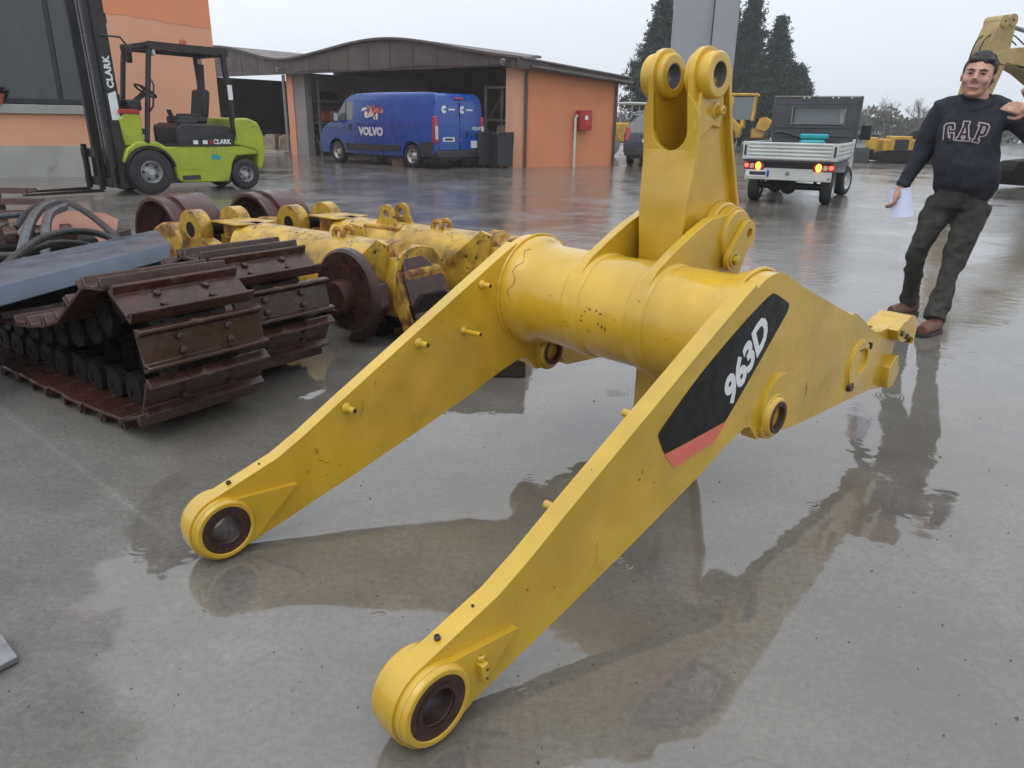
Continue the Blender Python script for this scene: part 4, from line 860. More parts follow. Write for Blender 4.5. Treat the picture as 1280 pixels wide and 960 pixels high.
# pallets with sacks in the dark bay
for k, (kk, mt, lb) in enumerate(((11.5, 'terracotta', 'orange crate in the dark bay next to the door post'), (12.4, 'tan', 'pale full sack in the dark bay, middle of three'), (13.4, 'tan', 'pale full sack in the dark bay, furthest from the pillar'))):
    o = MB().box((0, 0, .30), (.75, .75, .60), taper=(.92, .92)).box((0, 0, .62), (.5, .5, .10)).build('crate' if k == 0 else 'sack', mt, bev=.06); o.location = SP(kk, 1.2, 0); o.rotation_euler[2] = .7 + k; tag(o, lb, 'crate' if k == 0 else 'sack')
kerb = quadbox('kerb', [SP(10.7, -.3, 0), SP(16.8, -.3, 0), SP(16.8, .1, 0), SP(10.7, .1, 0)], -.02, .10, 'grey_render', None, .01); kerb.parent = None; kerb.location = P0; tag(kerb, kind='structure')

gq0 = P0 + SD * .30 + OUT * .43; gq1 = P0 + SD * 4.15 + OUT * .43
MB().tube([loc(gq0 + V((0, 0, 2.80))), loc(gq1 + V((0, 0, 2.50)))], .05, 8).build('gutter', 'brown_metal', shed)
# fire-hose cabinet with a white pipe on the end wall
fx = P0 + SD * 2.30 + OUT * .02
fc = empty('hose_cabinet', fx, math.atan2(SD.y, SD.x), 'red fire-hose cabinet on a white pipe on the orange end wall', 'hose cabinet')
MB().box((.20, -.12, 1.38), (.46, .24, .58)).build('cabinet', 'redpaint', fc, bev=.012)
MB().box((.20, -.243, 1.40), (.34, .008, .42)).build('door_panel', 'lens_red', fc, bev=.006)
MB().box((.20, -.250, 1.46), (.12, .006, .12)).build('sticker', 'white', fc)
MB().tube([(-.10, -.09, 0), (-.10, -.09, 1.45), (-.04, -.09, 1.52), (.02, -.09, 1.52)], .042, 10).build('standpipe', 'whitepaint', fc)
# wheelie bins
def bin_(p, rz, label):
    b_ = empty('wheelie_bin', p, rz, label, 'bin', 'dark wheelie bins beside the van')
    MB().box((0, 0, .50), (.46, .50, .86), taper=(1.18, 1.15)).build('tub', 'charcoal', b_, bev=.02)
    MB().box((0, .02, .965), (.58, .62, .06), taper=(.9, .9)).build('lid', 'charcoal', b_, bev=.02)
    MB().cyl((-.24, -.32, 1.0), (.24, -.32, 1.0), .02, n=8).build('handle', 'charcoal', b_)
    for x in (-.22, .22): MB().cyl((x, .22, .10), (x + .05, .22, .10), .10, n=16).build('wheel', 'rubber', b_)
bin_((-.42, 23.05, 0), R(25), 'dark wheelie bin standing against the orange pier')
bin_((-1.02, 23.35, 0), R(30), 'dark wheelie bin next to the van, left of the other bin')
# flat brown carton on the ground under the van's side
tag(MB().box((-3.55, 23.5, .10), (.34, .34, .2)).build('carton', 'cardboard', bev=.01), 'small brown carton on the ground in front of the van rear wheel', 'box')

# ------------------------------------------------------------------ big grey steel column behind the lever
colm = empty('steel_post', (1.74, 7.7, 0), R(-10), 'tall grey steel post rising behind the yellow tilt lever', 'post')
MB().box((-.11, 0, 2.7), (.36, .36, 5.4)).build('web', 'column', colm, bev=.01)
MB().box((.180, -.03, 2.7), (.215, .44, 5.398)).build('flange', 'column', colm, bev=.012)
MB().box((0, 0, .02), (.70, .60, .04)).build('base_plate', 'column', colm, bev=.006)
for x in (-.3, .3):
    for y in (-.25, .25): MB().lathe((x, y, .04), (0, 0, 1), [(0, .03), (.025, .03), (.025, .012), (.06, .012), (.06, .001)], 6).build('anchor_bolt', 'steel_grey', colm)
# ------------------------------------------------------------------ vehicles
def body_mesh(outline, hw, zs):
    """side outline (x, z) swept across the width: half-width hw(z), cut at the heights zs so the sides can lean"""
    bm = bmesh.new(); vs = [bm.verts.new((x, 0, z)) for x, z in outline]; bm.faces.new(vs)
    for z in zs:
        bmesh.ops.bisect_plane(bm, geom=bm.verts[:] + bm.edges[:] + bm.faces[:], plane_co=(0, 0, z), plane_no=(0, 0, 1), dist=1e-5)
    bm.verts.index_update(); bm.verts.ensure_lookup_table(); n = len(bm.verts); co = [v.co.copy() for v in bm.verts]
    V_ = [(c.x, hw(c.z), c.z) for c in co] + [(c.x, -hw(c.z), c.z) for c in co]; Fs = []
    for f in bm.faces:
        ix = [v.index for v in f.verts]; Fs.append(tuple(ix)); Fs.append(tuple(i + n for i in reversed(ix)))
    for e_ in bm.edges:
        if len(e_.link_faces) == 1:
            a, b = (v.index for v in e_.verts); Fs.append((a, b, b + n, a + n))
    bm.free(); return MB().add(V_, Fs)
def panel(poly, hw, side, off=.004, th=.006):
    return MB().prism(poly, off - th, off, lambda p, q, a: V((p, side * (hw(q) + a), q)))
def arch(cx, r, z0, n=10):
    a = math.degrees(math.asin(min(1, max(-1, (z0 - r[1]) / r[0]))))
    return [(cx + r[0] * math.cos(R(t)), r[1] + r[0] * math.sin(R(t))) for t in [180 - a + (2 * a - 180) * i / n for i in range(n + 1)]]
def wheel(par, p, r, w, rim, side, rimmat='silver', spokes=0, name='wheel', steer=0):
    """tyre with a rim child; axle along local y, outer face towards side"""
    o = MB().lathe((0, -side * w, 0), (0, side, 0), [(0, rim), (0, r * .86), (w * .10, r * .97), (w * .25, r), (w * .75, r), (w * .92, r * .965), (w, r * .86), (w, r * .72), (w * .985, rim * 1.02), (w * .9, rim)], 40).build(name, 'rubber', par)
    o.location = p; o.rotation_euler[2] = steer
    m = MB().lathe((0, -side * w, 0), (0, side, 0), [(w * .1, .001), (w * .1, rim * .98), (w * .96, rim * 1.0), (w * .98, rim * .96), (w * .80, rim * .86), (w * .62, rim * .72), (w * .80, rim * .42), (w * .86, rim * .34), (w * .92, rim * .30), (w * .92, .001)], 32)
    ri = m.build('rim', rimmat, o)
    if spokes:
        k = MB()
        for i in range(spokes):
            a = 2 * math.pi * i / spokes; k.lathe((rim * .62 * math.cos(a), -side * w * .33, rim * .62 * math.sin(a)), (0, side, 0), [(0, .001), (0, rim * .10), (.012, rim * .10)], 8)
        k.build('rim_hole', 'black', ri) if False else None
        for i in range(spokes):
            a = 2 * math.pi * i / spokes
            MB().lathe((rim * .66 * math.cos(a), -side * w * .24, rim * .66 * math.sin(a)), (0, side, 0), [(0, .001), (.002, rim * .12), (-.02, rim * .12)], 8).build('rim_slot', 'black', o)
    return o

# ---------------- blue van
th = R(140); VP = V((-2.94, 22.5, 0)); hv = V((math.cos(th), math.sin(th), 0)); lv_ = V((-hv.y, hv.x, 0))
van = empty('van', VP - lv_ * .87, th, 'blue panel van with white lettering parked in front of the shed', 'van')
# local: origin under the rear axle centre, x forward, y left
vhw = lambda z: interp(z, [(.2, .94), (.45, .99), (1.05, 1.0), (1.2, .99), (1.85, .90), (2.0, .84), (2.06, .76)])
vo = [(-.97, .42), (-.99, .75), (-.99, 1.2), (-.955, 1.80), (-.90, 1.96), (-.80, 2.03), (-.3, 2.055), (1.6, 2.06), (2.55, 2.03), (2.80, 1.98), (3.02, 1.86), (3.46, 1.38), (3.60, 1.24), (3.90, 1.13), (4.14, .98), (4.26, .80), (4.28, .50), (4.24, .30)] + arch(3.45, (.40, .33), .30)[::-1] + [(.42, .30)] + arch(0, (.40, .33), .30)[::-1] + [(-.6, .36)]
vb_ = body_mesh(vo, vhw, [.45, 1.05, 1.2, 1.85, 2.0]).build('body', 'blue', van, bev=.035, seg=3)
MB().box((1.6, 0, .42), (5.1, 1.5, .36)).build('underbody', 'black', van)
for x in (0, 3.45):
    for y, s in ((.97, 1), (-.97, -1)): wheel(van, (x, y, .325), .325, .22, .21, s, spokes=6)
for s in (1, -1):
    panel([(2.62, 1.28), (2.62, 1.80), (2.80, 1.83), (3.02, 1.80), (3.30, 1.50), (3.40, 1.34), (3.38, 1.27)], vhw, s).build('door_window', 'glass_grey', van)
    panel([(3.00, 1.27), (2.94, 1.27), (2.94, 1.81), (3.00, 1.81)], vhw, s, .006).build('window_pillar', 'black', van)
    panel([(.44, .46), (2.45, .40), (2.98, .40), (2.98, .60), (.44, .60)], vhw, s, .022, .03).build('sill_moulding', 'charcoal', van)
    panel([(-.92, .32), (-.46, .32), (-.40, .56), (-.36, .70), (-.92, .74)], vhw, s, .018, .03).build('rear_moulding', 'charcoal', van)
    panel([(-.90, 1.185), (2.5, 1.165), (2.5, 1.185), (-.90, 1.205)], vhw, s, .012, .02).build('side_rail', 'blue', van)
    panel([(2.52, .42), (2.53, .42), (2.58, 1.86), (2.57, 1.86)], vhw, s, .003, .01).build('door_gap', 'black', van)
    panel([(.95, 1.24), (.96, 1.24), (.96, 1.90), (.95, 1.90)], vhw, s, .003, .01).build('panel_gap', 'black', van)
    panel([(2.64, .98), (2.80, .98), (2.80, 1.16), (2.64, 1.16)], vhw, s, .012, .02).build('door_handle', 'black', van, bev=.004)
    m_ = MB().box((3.28, s * 1.14, 1.36), (.16, .22, .30)).build('mirror', 'black', van, bev=.04)
    MB().box((3.20, s * 1.16, 1.36), (.008, .15, .22)).build('mirror_glass', 'lens_white', m_)
    # tail lamp in three bands
    tl = MB().box((-.958, s * .945, 1.06), (.13, .12, .72)).build('tail_lamp', 'lens_red', van, bev=.03)
    MB().box((-1.005, s * .945, .98), (.05, .10, .36)).build('clear_band', 'lens_white', tl, bev=.01)
MB().prism([(3.05, -.70), (3.05, .70), (3.45, .80), (3.45, -.80)], 0, .01, lambda p, q, a: V((p, q, interp(p, [(3.02, 1.86), (3.46, 1.38)]) + .006 + a))).build('windscreen', 'glass', van)
MB().box((-1.0, 0, .40), (.16, 1.9, .20)).build('rear_bumper', 'charcoal', van, bev=.03)
MB().box((4.22, 0, .42), (.18, 1.8, .30)).build('front_bumper', 'charcoal', van, bev=.04)
MB().box((-.985, 0, 1.15), (.02, .016, 1.3)).build('rear_door_gap', 'black', van)
rd = lambda z: -.99 if z < 1.2 else interp(z, [(1.2, -.99), (1.8, -.955)])
for y, w in ((.45, .78), (-.45, .78)):
    MB().box((-.992, y, .66), (.02, .8, .30)).build('lower_panel', 'blue', van, bev=.008)
    MB().box((-.985, y, 1.175), (.02, .8, .03)).build('door_crease', 'blue', van, bev=.006)
MB().box((-.965, 0, 1.90), (.05, .34, .05)).build('high_brake_light', 'lens_red', van, bev=.01)
np_ = MB().box((-1.0, .46, .80), (.012, .46, .12)).build('number_plate', 'white', van)
MB().box((-1.008, .46, .80), (.004, .32, .06)).build('plate_characters', 'charcoal', np_)
MB().box((-1.003, -.60, .66), (.012, .30, .20)).build('rear_sticker', 'white', van)
MB().box((-.995, -.30, .95), (.03, .05, .16)).build('rear_handle', 'black', van, bev=.006)
X_, Z_ = (-1, 0, 0), (0, 0, 1)
text_obj('VOLVO', .31, van, 'lettering', 'white', (2.30, 1.003, .86), X_, (0, -.03, 1), depth=.006, bold=.016, sx=1.06)
# crew emblem above the name: a strip of small overlapping cream and orange strokes
eb = empty('emblem', (0, 0, 0)); eb.parent = van
rr = random.Random(11)
for k in range(40):
    x = 2.24 - 1.0 * (k % 20) / 20 - rr.uniform(0, .06); z = (1.50 if k < 20 else 1.34) + rr.uniform(-.05, .10); w, h = rr.uniform(.07, .13), rr.uniform(.06, .15)
    if k >= 20: x = 2.06 - .62 * (k % 20) / 20
    c_ = 'white' if (k % 20) < 4 or k >= 20 and k % 3 else ('terracotta', 'tan', 'decal_red')[k % 3]
    panel([(x, z), (x - w, z + .01), (x - w * .8, z + h), (x - .02, z + h * .8)], vhw, 1, .006 + k * .0003).build('emblem_stroke', c_, eb)
# round e marks and names on the rear doors
for y in (.62, -.10):
    MB().prism(circ(0, 0, .105, 20, 30, 330) + [(.03, -.02), (-.02, -.02), (-.02, .02), (.03, .02)], 0, .004, lambda p, q, a: V((-.982 - a, y - p, 1.60 + q))).build('door_mark', 'white', van)
    text_obj('EMILIO', .085, van, 'lettering', 'white', (-.984, y - .16, 1.60), (0, -1, 0), Z_, depth=.004, bold=.002) if False else MB().box((-.984, y - .30, 1.60), (.006, .26, .045)).build('door_name', 'white', van)
text_obj('VOLVO', .12, van, 'lettering', 'white', (-1.006, -.50, 1.06), (0, -1, 0), Z_, depth=.004, bold=.004)

# ---------------- lime forklift
fk = empty('forklift', (-6.735, 13.72, 0), R(-132), 'lime green forklift truck with tall black mast parked by the orange building', 'forklift', scale=1.1)
# local: origin under the front axle centre, x forward, y left (towards the camera)
for s in (1, -1):
    wheel(fk, (0, s * .56, .345), .345, .22, .17, s, 'silver', spokes=5)
    wheel(fk, (-1.62, s * .52, .255), .255, .18, .13, s, 'silver', spokes=5)
fhw = lambda z: .50
fb = [(-.50, .16), (-1.30, .14), (-1.36, .30), (-1.40, .46), (-1.48, .56), (-1.92, .58), (-1.98, .72), (-.30, .72), (-.16, .80), (.16, .80), (.30, .70), (.38, .52), (.36, .46), (.25, .62), (0, .70), (-.22, .64), (-.36, .50), (-.40, .36), (-.42, .22)]
body_mesh(fb, fhw, []).build('body', 'lime', fk, bev=.025)
MB().box((-.6, 0, .38), (1.6, .86, .46)).build('frame', 'black', fk)
# counterweight with a rounded back
cw_ = [(-1.46, .74), (-1.46, 1.16), (-1.74, 1.17), (-1.92, 1.10), (-2.00, .92), (-2.02, .62), (-1.96, .40), (-1.90, .30), (-1.86, .36), (-1.88, .58), (-1.80, .66)]
body_mesh(cw_, lambda z: .52, []).build('counterweight', 'lime', fk, bev=.05, seg=3)
hd_ = [(-.52, .74), (-1.45, .74), (-1.45, 1.02), (-1.30, 1.06), (-.62, 1.08), (-.52, 1.0)]
body_mesh(hd_, lambda z: .44, []).build('hood', 'charcoal', fk, bev=.03)
panel([(-1.44, .725), (-.55, .725), (-.40, .75), (-.78, .81), (-1.44, .93)], lambda z: .50, 1, .01, .02).build('side_trim', 'black', fk)
text_obj('CLARK', .098, fk, 'lettering', 'white', (-1.08, .512, .758), X_, Z_, depth=.004, bold=.004)
for x, c_ in ((-.74, 'white'), (-.90, 'white'), (-1.02, 'redpaint')): panel([(x, .755), (x - .08, .755), (x - .08, .815), (x, .815)], lambda z: .50, 1, .014, .01).build('sticker', c_, fk)
# cowl, dashboard, steering wheel
body_mesh([(.30, .74), (.34, 1.12), (.26, 1.22), (.02, 1.20), (.02, .80), (.10, .74)], lambda z: .47, []).build('cowl', 'lime', fk, bev=.02)
MB().box((.18, .03, 1.235), (.30, .90, .07)).build('red_cowl_band', 'redpaint', fk, bev=.01)
MB().box((.06, 0, 1.33), (.22, .80, .16)).build('dashboard', 'black', fk, bev=.03)
MB().bar((.02, .05, 1.30), (-.26, .05, 1.52), .07).build('steering_column', 'black', fk)
st_ = MB().lathe((-.28, .05, 1.55), (-.55, 0, .83), [(.018 * math.cos(R(a)), .165 + .018 * math.sin(R(a))) for a in range(0, 360, 45)], 26, closed=True)
for a in (0, 120, 240):
    b1, b2, _ = basis((-.55, 0, .83)); st_.bar(V((-.28, .05, 1.55)), V((-.28, .05, 1.55)) + (b1 * math.cos(R(a)) + b2 * math.sin(R(a))) * .16, .022)
st_.build('steering_wheel', 'black', fk)
# floor plate, step, seat
MB().box((-.22, 0, .74), (.62, .92, .05)).build('floor_plate', 'black', fk)
MB().box((-.92, 0, 1.13), (.50, .48, .12)).build('seat_cushion', 'black', fk, bev=.04)
MB().box((-1.18, 0, 1.38), (.13, .46, .46), m=M4.Rotation(R(-10), 3, 'Y')).build('seat_back', 'black', fk, bev=.05)
MB().cyl((-1.26, -.10, 1.35), (-1.30, -.10, 2.00), .065, n=14).build('restraint_bar', 'black', fk)
MB().cyl((-1.30, -.10, 2.0), (-1.305, -.10, 2.08), .035, n=12).build('bar_tip', 'tan', fk)
for y in (.10, .16, .22): MB().bar((-.62, y, 1.10), (-.56, y, 1.28), .018).build('lever', 'black', fk)
MB().box((-.72, .38, 1.10), (.34, .08, .06)).build('armrest', 'charcoal', fk, bev=.015)
# overhead guard: posts and roof bars
GT = 2.20
for s in (1, -1):
    MB().tube([(-.02, s * .47, .78), (-.10, s * .47, 1.3), (-.22, s * .47, 2.05), (-.26, s * .47, GT)], .042, 8).build('guard_post', 'black', fk)
    MB().tube([(-1.50, s * .47, .80), (-1.46, s * .47, 1.5), (-1.42, s * .47, GT)], .052, 8).build('guard_post', 'black', fk)
    MB().tube([(-.12, s * .50, 1.25), (-.15, s * .56, 1.32), (-.20, s * .56, 1.62), (-.20, s * .50, 1.70)], .014, 6).build('grab_handle', 'black', fk)
    MB().bar((-.22, s * .47, GT), (-1.46, s * .47, GT - .02), .09, .10).build('roof_rail', 'black', fk)
for k in range(8): MB().bar((-.28 - .16 * k, -.46, GT + .01), (-.28 - .16 * k, .46, GT + .01), .05, .07).build('roof_bar', 'black', fk)
MB().box((-.24, 0, GT - .01), (.08, 1.02, .10)).build('roof_front', 'black', fk, bev=.02); MB().box((-1.46, 0, GT - .03), (.10, 1.02, .12)).build('roof_rear', 'black', fk, bev=.02)
MB().lathe((-1.15, -.3, GT + .05), (0, 0, 1), [(0, .06), (.10, .06), (.13, .04), (.13, .001)], 14).build('beacon', 'terracotta', fk)
MB().box((-.30, .44, GT - .10), (.06, .10, .10)).build('work_light', 'lens_white', fk, bev=.02); MB().box((-.24, -.30, GT - .16), (.08, .10, .14)).build('work_light', 'black', fk, bev=.02)
panel([(-1.42, 1.45), (-1.50, 1.45), (-1.50, 1.68), (-1.42, 1.68)], lambda z: .50, 1, .03, .006).build('sticker', 'white', fk)
MB().tube([(.10, -.55, 1.78), (-.02, -.60, 1.86), (-.02, -.62, 2.0)], .016, 6).build('mirror_arm', 'black', fk)
MB().box((.02, -.64, 1.92), (.06, .13, .20)).build('mirror', 'black', fk, bev=.02)
MB().tube([(.42, .44, 2.28), (.20, .56, 2.26), (.12, .56, 2.16)], .016, 6).build('lamp_arm', 'black', fk); MB().box((.12, .56, 2.10), (.10, .10, .13)).build('front_lamp', 'black', fk, bev=.02)
# mast: two outer channels, two inner channels, cross members, lift cylinders and chains
mast = empty('mast', (.40, 0, .06)); mast.parent = fk; mast.rotation_euler = (0, R(1.5), 0)
for s in (1, -1):
    m_ = MB(); m_.box((-.06, s * .40, 1.85), (.16, .03, 3.6)); m_.box((.02, s * .375, 1.85), (.025, .07, 3.6)); m_.box((-.14, s * .375, 1.85), (.025, .07, 3.6)); m_.build('outer_channel', 'black', mast)
    m_ = MB(); m_.box((.03, s * .335, 2.15), (.15, .03, 3.6)); m_.box((.10, s * .30, 2.15), (.025, .08, 3.6)); m_.build('inner_channel', 'charcoal', mast)
    MB().cyl((-.09, s * .30, .1), (-.09, s * .30, 3.4), .035, n=12).build('lift_cylinder', 'charcoal', mast)
    MB().bar((-.10, s * .30, 1.0), (-.52, s * .30, .86), .08).build('tilt_cylinder', 'black', mast)
for z in (.25, 1.35, 2.45, 3.5): MB().box((-.15, 0, z), (.05, .80, .13)).build('cross_member', 'black', mast)
for y in (-.06, .06): MB().box((.04, y, 1.9), (.012, .035, 3.0)).build('lift_chain', 'steel_grey', mast)
text_obj('CLARK', .125, mast, 'lettering', 'white', (-.105, .417, 1.50), (0, 0, 1), (1, 0, 0), depth=.003, bold=.006, space=1.1, sx=1.05)
panel([(-.12, 1.05), (.0, 1.05), (.0, 1.42), (-.12, 1.46)], lambda z: .415, 1, .004, .003).build('mast_sticker', 'white', mast)
# carriage, backrest and forks
for z in (.20, .62): MB().box((.19, 0, z), (.06, 1.05, .12)).build('carriage_bar', 'black', fk, bev=.01) if False else MB().box((.60, 0, z), (.05, 1.06, .13)).build('carriage_bar', 'black', fk, bev=.01)
for y in (-.42, -.15, .15, .42): MB().box((.585, y, .41), (.04, .06, .34)).build('carriage_plate', 'black', fk)
for s in (1, -1):
    f_ = MB(); f_.box((.66, s * .26, .42), (.05, .12, .66)); f_.prism([(.64, .06), (1.75, .055), (1.75, .075), (.70, .10)], s * .26 - .06, s * .26 + .06, lambda p, q, a: V((p, a, q))); f_.build('fork', 'rust_dark', fk, bev=.006)
    MB().box((.58, s * .53, .44), (.06, .035, .60)).build('carriage_end', 'black', fk, bev=.01)

# hydraulic hoses, panel lines, vents and marks on the forklift
for k, y in enumerate((-.16, -.11, .11, .16, .21)): MB().tube(smooth_poly([(-.19, y, .5), (-.20, y, 1.6 + .1 * k), (-.20, y * 1.1, 2.6), (-.17, y, 3.4)], 2), .014, 6).build('mast_hose', 'hose', mast)
for s in (1, -1):
    MB().tube(smooth_poly([(.28, s * .36, .95), (.20, s * .44, .62), (.34, s * .40, .42), (.48, s * .34, .55)], 2), .016, 6).build('tilt_hose', 'hose', fk)
    panel([(-.48, .36), (-.86, .36), (-.86, .64), (-.48, .64)], lambda z: .50, s, .006, .01).build('access_panel', 'lime', fk, bev=.004)
    panel([(-.50, .20), (-.80, .20), (-.80, .27), (-.50, .27)], lambda z: .50, s, .012, .02).build('step', 'charcoal', fk, bev=.004)
    MB().prism([(.40 * math.cos(R(t)), .345 + .40 * math.sin(R(t))) for t in range(20, 171, 15)] + [(.365 * math.cos(R(t)), .345 + .365 * math.sin(R(t))) for t in range(170, 19, -15)], s * .34, s * .575, lambda p, q, a: V((p, a, q))).build('wheel_arch', 'black', fk)
panel([(-1.02, .52), (-1.16, .50), (-1.20, .56), (-1.05, .60)], lambda z: .50, 1, .004, .004).build('sticker', 'teal', fk)
for k in range(5): MB().box((-2.0 + .004 * k, 0, .72 + .06 * k), (.05, .55, .022)).build('vent_slot', 'black', fk)
MB().box((-1.0, 0, 1.20), (.34, .40, .05)).build('seat_pad', 'charcoal', fk, bev=.02)
MB().cyl((-.50, -.30, .74), (-.50, -.30, 1.05), .012, n=6).build('pedal_rod', 'black', fk)
# ---------------- small white tipper truck with its rear lamps lit
tt = R(62); TP = V((5.56, 13.70, 0)); ht = V((math.cos(tt), math.sin(tt), 0)); lt = V((-ht.y, ht.x, 0))
tk = empty('tipper_truck', TP + lt * .62, tt, 'small white drop-side truck seen from behind with its rear lamps lit', 'truck')
for s in (1, -1):
    wheel(tk, (0, s * .72, .285), .285, .20, .17, s, 'silver')
    wheel(tk, (2.30, s * .74, .285), .285, .20, .17, s, 'whitepaint', steer=R(-14))
bed = MB().box((.62, 0, .755), (2.62, 1.50, .07)).build('bed_floor', 'darkgrey', tk)
# tailgate with pressed ribs
tg = MB().box((-.70, 0, .90), (.028, 1.56, .29)).build('tailgate', 'whitepaint', tk, bev=.008)
for k, z in enumerate((.785, .845, .905, .965, 1.025)): MB().box((-.722, 0, z), (.022, 1.36, .034)).build('rib', 'whitepaint', tg, bev=.009)
for s in (1, -1):
    MB().box((-.724, s * .735, .91), (.03, .03, .17)).build('tailgate_latch', 'black', tg, bev=.006)
    sb = MB().box((.62, s * .770, .90), (2.58, .028, .29)).build('side_board', 'whitepaint', tk, bev=.008)
    for z in (.80, .87, .94, 1.01): MB().box((.62, s * .786, z), (2.48, .018, .034)).build('rib', 'whitepaint', sb, bev=.008)
    MB().box((1.90, s * .780, .92), (.06, .05, .34)).build('corner_post', 'whitepaint', tk, bev=.006)
# dark headboard behind the cab, with a window and a strip of marker studs
hb = MB().prism([(-.80, .80), (.80, .80), (.80, 1.86), (-.80, 1.86)], 1.93, 1.97, lambda p, q, a: V((a - (q - .8) * .02, p, q)), holes=[[(-.52, 1.38), (.42, 1.38), (.42, 1.66), (-.52, 1.66)]]).build('headboard', 'darkgrey', tk, bev=.006)
for z in (.98, 1.14, 1.30, 1.74): MB().box((1.915, 0, z), (.02, 1.50, .035)).build('headboard_rib', 'darkgrey', hb, bev=.004)
for y in (-.80, .80): MB().box((1.935, y, 1.33), (.07, .05, 1.10)).build('headboard_post', 'darkgrey', hb, bev=.006)
MB().box((1.925, 0, 1.872), (.06, 1.62, .016)).build('top_strip', 'tan', hb, bev=.004)
for y in (-.62, -.38, -.28, .16, .25): MB().sphere((1.905, y, 1.845), .017, 10, 6).build('marker_stud', 'white', hb)
for y in (-.54, .44): MB().box((1.91, y, 1.50), (.02, .025, .34)).build('window_bar', 'steel_grey', hb)
MB().box((1.91, -.05, 1.365), (.02, 1.0, .02)).build('window_bar', 'steel_grey', hb)
# cab
co_ = [(2.02, .45), (2.02, 1.10), (2.06, 1.70), (2.20, 1.80), (2.72, 1.80), (3.05, 1.20), (3.22, 1.02), (3.24, .45)] + arch(2.30, (.36, .30), .45)[::-1]
chw = lambda z: interp(z, [(.4, .70), (1.05, .72), (1.8, .60)])
cb = body_mesh(co_, chw, [1.05]).build('cab', 'whitepaint', tk, bev=.03)
for s in (1, -1):
    panel([(2.16, 1.10), (2.18, 1.62), (2.62, 1.62), (2.92, 1.10)], chw, s).build('side_window', 'glass', cb)
    mr = MB().box((2.80, s * .90, 1.22), (.10, .20, .30)).build('mirror', 'black', tk, bev=.03)
    MB().bar((2.82, s * .70, 1.10), (2.82, s * .84, 1.16), .03).build('mirror_arm', 'black', mr)
MB().prism([(-.45, 1.32), (.45, 1.32), (.42, 1.70), (-.42, 1.70)], 2.03, 2.04, lambda p, q, a: V((a - .03, p, q))).build('rear_window', 'glass_grey', cb)
for y in (-.30, .30): MB().box((2.35, y, 1.35), (.14, .34, .62)).build('seat', 'black', cb, bev=.05)
# chassis, rear panel, lamps, plate
MB().box((1.08, 0, .55), (3.1, .60, .16)).build('chassis', 'black', tk)
MB().cyl((0, -.60, .285), (0, .60, .285), .06, n=12).build('rear_axle', 'black', tk); MB().sphere((0, .05, .285), .15, 14, 8).build('differential', 'black', tk)
for s in (1, -1): MB().bar((-.45, s * .42, .46), (.60, s * .42, .36), .06, .05).build('leaf_spring', 'black', tk); MB().cyl((.12, s * .38, .26), (.18, s * .40, .62), .03, n=8).build('damper', 'black', tk)
MB().box((-.15, .15, .34), (.36, .30, .16)).build('silencer', 'rust_dark', tk, bev=.04)
MB().box((-.50, 0, .665), (.10, 1.36, .10)).build('rear_cross_beam', 'black', tk)
bp_ = MB().box((-.60, 0, .515), (.05, 1.44, .20)).build('rear_panel', 'whitepaint', tk, bev=.012)
MB().prism(circ(0, 0, .04, 16), 0, .008, lambda p, q, a: V((-.633 + a, p, q + .53))).build('round_badge', 'grey_metal', bp_)
MB().box((-.628, -.68, .47), (.012, .05, .03)).build('maker_mark', 'grey_metal', bp_)
for s in (1, -1):
    lp = MB().box((-.60, s * .575, .645), (.10, .35, .13)).build('tail_lamp', 'lens_red', tk, bev=.03)
    MB().sphere((-.648, s * .50, .645), .060, 14, 8, sc=(.5, .85, 1.15)).build('lit_bulb', 'lamp_amber', lp)
    MB().sphere((-.648, s * .70, .650), .036, 12, 8, sc=(.5, 1, 1)).build('lit_bulb', 'lamp_red', lp)
    MB().box((-.648, s * .61, .645), (.012, .06, .08)).build('clear_lens', 'lens_white', lp, bev=.004)
npl = MB().box((-.630, .50, .52), (.012, .40, .11)).build('number_plate', 'white', tk)
text_obj('CA 5 7', .085, npl, 'plate_characters', 'charcoal', (-.638, .64, .488), (0, -1, 0), Z_, depth=.002, bold=.001, sx=.9) if False else MB().box((-.638, .50, .52), (.003, .28, .06)).build('plate_characters', 'charcoal', npl)
MB().box((-.638, .325, .52), (.004, .04, .108)).build('blue_band', 'blue', npl)
# load in the bed
vc = empty('teal_machine', TP + lt * .54 + ht * 1.35 + V((0, 0, .79)), tt + .2, 'teal green machine with hose riding in the truck bed', 'machine')
MB().box((0, 0, .14), (.40, .46, .28)).build('body', 'teal', vc, bev=.05); MB().box((.02, -.02, .34), (.26, .52, .10)).build('top', 'teal', vc, bev=.03)
MB().tube(smooth_poly([(0, .2, .3), (.05, .55, .42), (-.1, .8, .38), (-.2, .6, .1)], 2), .03, 8).build('hose', 'hose', vc)

